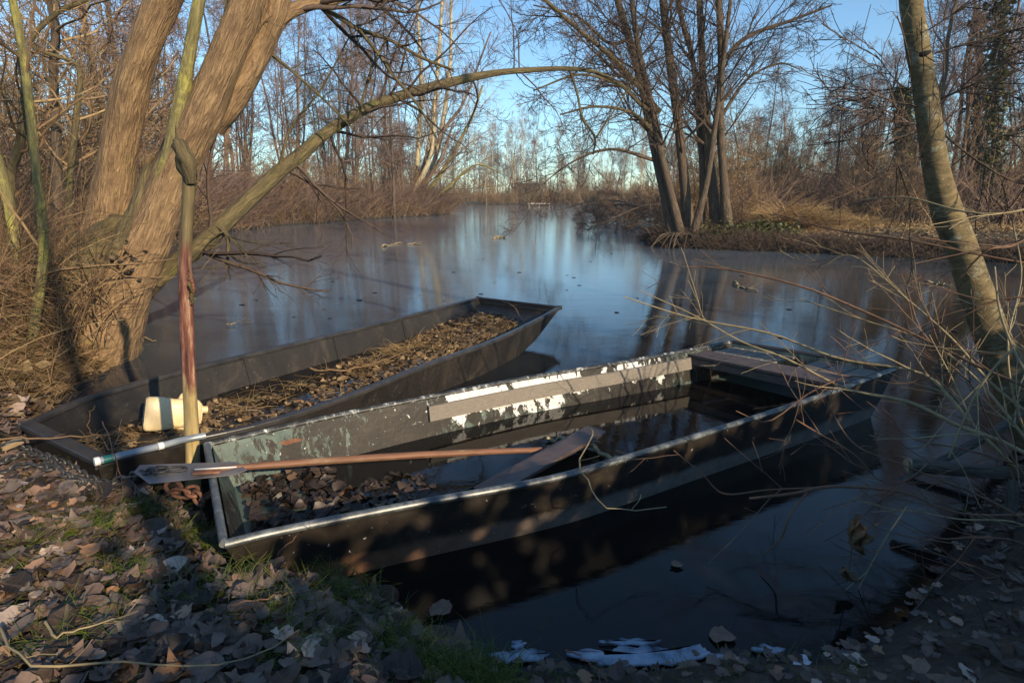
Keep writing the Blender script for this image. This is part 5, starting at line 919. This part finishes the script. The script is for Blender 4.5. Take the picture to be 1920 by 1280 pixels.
# ------------------------------------------------------------------ near shrub on the right with its arching branches
sh = thing('bare_shrub', 'near leafless shrub whose sunlit olive branches arch over the near boat bow', 'shrub', tuple(P(1990, 980, .1)))
S_ = [[(1960, 742, 2.3, 8), (1920, 723, 2.35, 7.5), (1839, 689, 2.5, 7), (1745, 642, 2.7, 6), (1616, 582, 2.9, 5), (1500, 536, 3.0, 4), (1358, 504, 3.2, 3), (1270, 500, 3.3, 1.8)],
 [(1960, 870, 2.2, 9), (1880, 828, 2.3, 9), (1796, 797, 2.4, 9), (1702, 753, 2.5, 8), (1586, 728, 2.6, 5), (1474, 672, 2.7, 4), (1390, 640, 2.8, 3), (1300, 590, 2.9, 2.4), (1200, 545, 3.0, 1.6)],
 [(1960, 930, 2.3, 9), (1831, 805, 2.4, 7.5), (1788, 753, 2.5, 7), (1723, 698, 2.7, 6), (1573, 672, 2.9, 5), (1444, 625, 3.1, 4), (1293, 595, 3.3, 3), (1169, 556, 3.4, 1.8)],
 [(1960, 890, 2.2, 5), (1900, 868, 2.25, 5), (1800, 840, 2.3, 4.5), (1720, 825, 2.4, 3), (1660, 790, 2.4, 2)],
 [(1960, 965, 2.0, 8), (1800, 962, 2.0, 5), (1702, 925, 2.05, 5), (1637, 915, 2.1, 6), (1551, 912, 2.1, 6), (1487, 925, 2.1, 6), (1405, 934, 2.1, 4.5)],
 [(1514, 922, 2.1, 4.5), (1482, 964, 2.05, 4), (1465, 1007, 2.05, 3.5), (1431, 1039, 2.05, 2.5)],
 [(1551, 913, 2.1, 3.5), (1440, 918, 2.15, 3), (1358, 925, 2.2, 3), (1315, 887, 2.2, 2.5), (1263, 844, 2.25, 1.6)],
 [(1900, 655, 2.2, 6), (1880, 672, 2.2, 6), (1839, 723, 2.2, 5.5), (1805, 792, 2.2, 5), (1779, 857, 2.2, 3)],
 [(1865, 500, 2.5, 3.5), (1873, 577, 2.4, 4.5), (1895, 642, 2.3, 5), (1925, 700, 2.2, 6), (1970, 760, 2.2, 7)],
 [(1960, 545, 2.4, 5), (1920, 556, 2.4, 4.5), (1865, 564, 2.45, 4), (1809, 590, 2.5, 3.5), (1745, 616, 2.6, 2.5), (1690, 640, 2.7, 1.6)],
 [(1960, 1060, 1.9, 6), (1908, 1016, 1.9, 5.5), (1830, 1007, 1.9, 5), (1770, 1010, 1.95, 4), (1736, 1000, 2, 2.5)],
 [(1960, 1010, 1.9, 4), (1900, 978, 1.9, 4), (1800, 973, 1.95, 3.5), (1740, 962, 2, 2)],
 [(1960, 1075, 1.8, 5), (1920, 1070, 1.8, 4.5), (1848, 1083, 1.8, 3.5), (1810, 1053, 1.85, 2)],
 [(1950, 860, 2.5, 8), (1890, 780, 2.6, 6.5), (1820, 700, 2.8, 5), (1740, 640, 3.0, 4), (1620, 600, 3.2, 3), (1500, 560, 3.4, 2)],
 [(1960, 800, 2.6, 8), (1860, 720, 2.7, 6), (1790, 640, 2.8, 5), (1700, 560, 3.0, 3.5), (1600, 480, 3.2, 2.5), (1540, 500, 3.3, 1.8)],
 [(1960, 500, 2.6, 5), (1850, 480, 2.7, 4.5), (1700, 450, 2.9, 4), (1560, 430, 3.2, 3), (1450, 400, 3.5, 1.8)],
 [(1960, 960, 2.2, 8), (1900, 860, 2.2, 6), (1860, 800, 2.3, 4.5), (1800, 700, 2.4, 3.5), (1690, 720, 2.5, 3), (1600, 705, 2.6, 3), (1520, 735, 2.6, 3), (1440, 790, 2.6, 3), (1380, 770, 2.6, 1.8)],
 [(1750, 858, 2.2, 3.5), (1700, 900, 2.1, 3), (1650, 900, 2.1, 3), (1600, 850, 2.1, 3), (1540, 815, 2.2, 3), (1490, 785, 2.2, 3)],
 [(1960, 1000, 1.9, 6), (1860, 940, 1.95, 5), (1690, 870, 2.0, 3), (1600, 830, 2.1, 2.4), (1545, 745, 2.2, 1.6)],
 [(1700, 950, 2.0, 3), (1660, 1010, 1.95, 3), (1600, 1120, 1.9, 2)], [(1636, 985, 1.9, 2), (1700, 1005, 1.9, 2.5), (1800, 1020, 1.9, 3)],
 [(1965, 420, 2.5, 6), (1900, 460, 2.5, 5), (1850, 470, 2.5, 4), (1800, 520, 2.6, 3)], [(1970, 380, 2.7, 6), (1880, 400, 2.7, 5), (1800, 395, 2.8, 4), (1700, 370, 3, 3), (1610, 375, 3.2, 2)],
 [(1960, 900, 2.4, 6), (1905, 760, 2.4, 5), (1890, 640, 2.5, 4), (1915, 520, 2.6, 3), (1900, 420, 2.7, 2)], [(1910, 920, 2.3, 6), (1870, 830, 2.4, 5), (1800, 760, 2.5, 4), (1770, 700, 2.6, 3), (1760, 640, 2.7, 2)]]
for k, rows in enumerate(S_):
    red = k in (4, 5, 6, 10, 12, 15, 16, 17, 20); big = k in (0, 1, 2, 13, 14, 15, 16, 23)
    nn = {4: 3, 5: 0, 6: 3, 19: 2, 20: 1, 10: 5, 11: 4, 12: 3}.get(k, 9 if big else 5)
    sp_ = [(nn, dict(t0=.12, t1=.97, ang=(.35, .95), ln=.46, lnf=.35, n=8, wig=.075, up=.01, rf=.5, rmin=.0014), 5)] + ([(4 if big else 2, dict(ang=(.4, 1.), ln=.18, n=5, wig=.09, rmin=.0010), 4)]) if nn else None
    limb(sh, 'branch', [(a, b_, c_, d_ * 1.12) for a, b_, c_, d_ in rows], 'twig_red' if red or k % 3 == 0 else 'twig_green', None, 300 + k, sp_, 7, 30, 0, True)
# hanging dried leaves
hl = thing('dried_leaf', 'curled brown dead leaf hanging from a thin twig above the water on the right', 'leaf', tuple(Q(1606, 1000, 1.9)))
def crumple(cx, cy, w_, h_, seed, d=1.9):
    g = Geo(); rg = np.random.default_rng(seed); a, b = 14, 10; v = []
    for i in range(a):
        for j in range(b):
            s, t = i / (a - 1), j / (b - 1) - .5; wd = math.sin(min(s * 1.05 + .05, 1) * math.pi) ** .7
            x = t * wd * w_ + .25 * w_ * math.sin(s * 5 + seed); y = s * h_; z = .7 * w_ * math.sin(t * 7 + s * 5) * wd; x += .18 * w_ * math.sin(s * 13 + t * 4 + seed); y += 5 * math.sin(t * 9 + seed * 2 + s * 6)
            c = Q(cx + x, cy + y, d); v.append(c + np.array([0, 1, 0]) * (z / F * d) + rg.normal(size=3) * .0016)
    i = (np.arange(a - 1)[:, None] * b + np.arange(b - 1)[None]).ravel(); g.add(v, np.stack([i, i + 1, i + b + 1, i + b], -1), None, None, .3); return g
crumple(1602, 968, 20, 46, 1).build('leaf_blade', M['leaf_tan'], hl); crumple(1612, 988, 30, 50, 2, 1.89).build('leaf_blade', M['leaf_tan'], hl); crumple(1588, 1068, 24, 17, 4).build('leaf_blade', M['leaf_tan'], hl)
g = Geo(); hand(g, [(1640, 985, 1.9, 2), (1615, 968, 1.9, 2), (1605, 966, 1.9, 2), (1598, 1020, 1.9, 2), (1592, 1072, 1.9, 2)], 5, 16); g.build('stalk', M['twig_red'], hl)
# logs and post on the right
lg = thing('log', 'sawn grey log lying level at the right edge above the water', 'log', tuple(P(1850, 900, .3))); g = Geo(); hand(g, [(1703, 872, 2.5, 30), (1760, 876, 2.45, 31), (1850, 884, 2.4, 33), (1960, 893, 2.3, 36)], 16, 26, .06, 3, cap=False); g.build('bark', M['log'], lg)
g = Geo(); a, b = Q(1705, 872, 2.5), Q(1701, 872, 2.5); tubes(g, [a, b], [.0335, .031], 16, cap=True); g.build('cut_end', M['cutwood'], lg)
g = Geo(); q = hand(g, [(1590, 945, 2.75, 8), (1640, 925, 2.75, 11), (1730, 880, 2.8, 16), (1800, 845, 2.85, 19), (1880, 800, 2.9, 22), (1970, 740, 3.0, 24)], 14, 40, .12, 5); tag(g.build('fallen_branch', M['log'], origin=tuple(q[0, :3])), 'dark rough fallen branch slanting down into the water behind the sawn log', 'branch')
g = Geo(); q = hand(g, [(1902, 900, 2.2, 26), (1892, 980, 2.15, 26), (1878, 1060, 2.1, 28), (1862, 1140, 2.1, 30)], 12, 30, .06, 6); tag(g.build('stump_post', M['log'], origin=tuple(q[-1, :3])), 'dim upright post at the right bank below the sawn log', 'post')
g = Geo(); q = hand(g, [(1600, 925, 2.75, 7), (1625, 975, 2.65, 8), (1660, 1010, 2.6, 9), (1690, 1040, 2.5, 9)], 8, 20, .1, 7); tag(g.build('reflection_branch', M['log'], origin=tuple(q[0, :3])), 'thin black slanting reflection shaped as a branch in dark water right of the dried leaf', 'branch')  # dark branch shape put in for a reflection on the water
p = land_points(900, 1.3, 3.2, 1.0, 3.2, .02, 2, 301); brush('undergrowth', 'dim tangle of low twigs on the bank in the bottom right corner', p, 260, .35, 'twig', 11, .0028, 1.0, 4, .05)
# ------------------------------------------------------------------ behind the camera: leafy screen added to shade the near bank, and trees
E1, E2 = np.array([-.61, .79]), np.array([.79, .61])
hg = thing('shade_hedge', 'unseen evergreen foliage added behind the camera to shade the near bank', 'shade_hedge', tuple(-3.2 * E1) + (0.3,)); rg = np.random.default_rng(8)
n = 19000; t = rg.uniform(-5, 7, n); top = np.interp(t, [-5, .6, 1.1, 2.2, 2.6, 4.4, 4.8, 7], [2.12, 2.12, 2.30, 2.30, 2.14, 2.14, 1.8, 1.8]) + .26 * np.array([noise.noise(Vector((a * .9, 1, 0))) + .5 * noise.noise(Vector((a * 2.7, 5, 0))) for a in t]); z = .3 + (top - .3) * rg.uniform(0, 1, n); s = -3.2 + rg.normal(size=n) * .28  # top line of the added screen shaped by where its shade should fall
g = Geo(); scatter(g, np.concatenate([s[:, None] * E1 + t[:, None] * E2, z[:, None]], 1), .13, 9, 1.5, 6, 3, 2, .4, aspect=1.4); g.build('foliage', M['ivy'], hg)
pp = np.array([np.concatenate([(-3.2) * E1 + q_ * E2, [.2]]) for q_ in np.linspace(-4.8, 6.8, 40)]); g = Geo(); P_ = np.stack([pp, pp + [0, 0, .9], pp + [.05, 0, 1.7]], 1); tubes(g, P_, np.full((40, 3), .02), 5); g.build('stems', M['bgbark'], hg)
for k, (s_, t_, h_, r_) in enumerate([(-4.5, 6.5, 9, .13), (-5.5, -1.9, 10, .16), (-7, 4.9, 12, .16), (-6, .5, 11, .09)]):
    c = s_ * E1 + t_ * E2; tr_ = thing('bare_tree', ['slim leafless tree', 'stout leafless tree', 'tallest leafless tree', 'young leafless tree'][k] + ' behind the photographer', 'tree', (c[0], c[1], 0.3)); g = Geo(); zz2 = np.linspace(0, 1, 12); p_ = np.stack([c[0] + .25 * np.sin(zz2 * 3 + k), c[1] + .2 * np.sin(zz2 * 4), .2 + zz2 * h_], -1)[None]; r2 = r_ * (1 - .8 * zz2)[None]; tubes(g, p_, r2, 12); g.build('trunk', M['bgbark'], tr_)
    g = Geo(); strokes_children(g, p_, r2, [(9, dict(t0=.3, ang=(.5, 1.1), ln=2.4, n=8, wig=.12, up=.03, rf=.35, rmin=.01), 4), (7, dict(ang=(.4, 1.1), ln=1.1, n=5, rmin=.006), 3)], np.random.default_rng(k + 40)); g.build('crown', M['twig'], tr_)

# ------------------------------------------------------------------ thin winter haze
g = Geo(); boxg(g, (0, 55, 11.5), (100, 0, 0), (0, 95, 0), (0, 0, 14.5)); hz = tag(g.build('haze', mat('haze_air', lambda n, b: None), smooth=False), 'thin pale haze over the lake and woods', 'haze', kind='stuff')
n = hz.data.materials[0].node_tree; n.nodes.remove(n.nodes['Principled BSDF']); v = n.nodes.new('ShaderNodeVolumePrincipled'); v.inputs['Density'].default_value = .0008; v.inputs['Color'].default_value = (.86, .92, 1, 1); v.inputs['Anisotropy'].default_value = .0
n.links.new(v.outputs[0], n.nodes['Material Output'].inputs['Volume'])
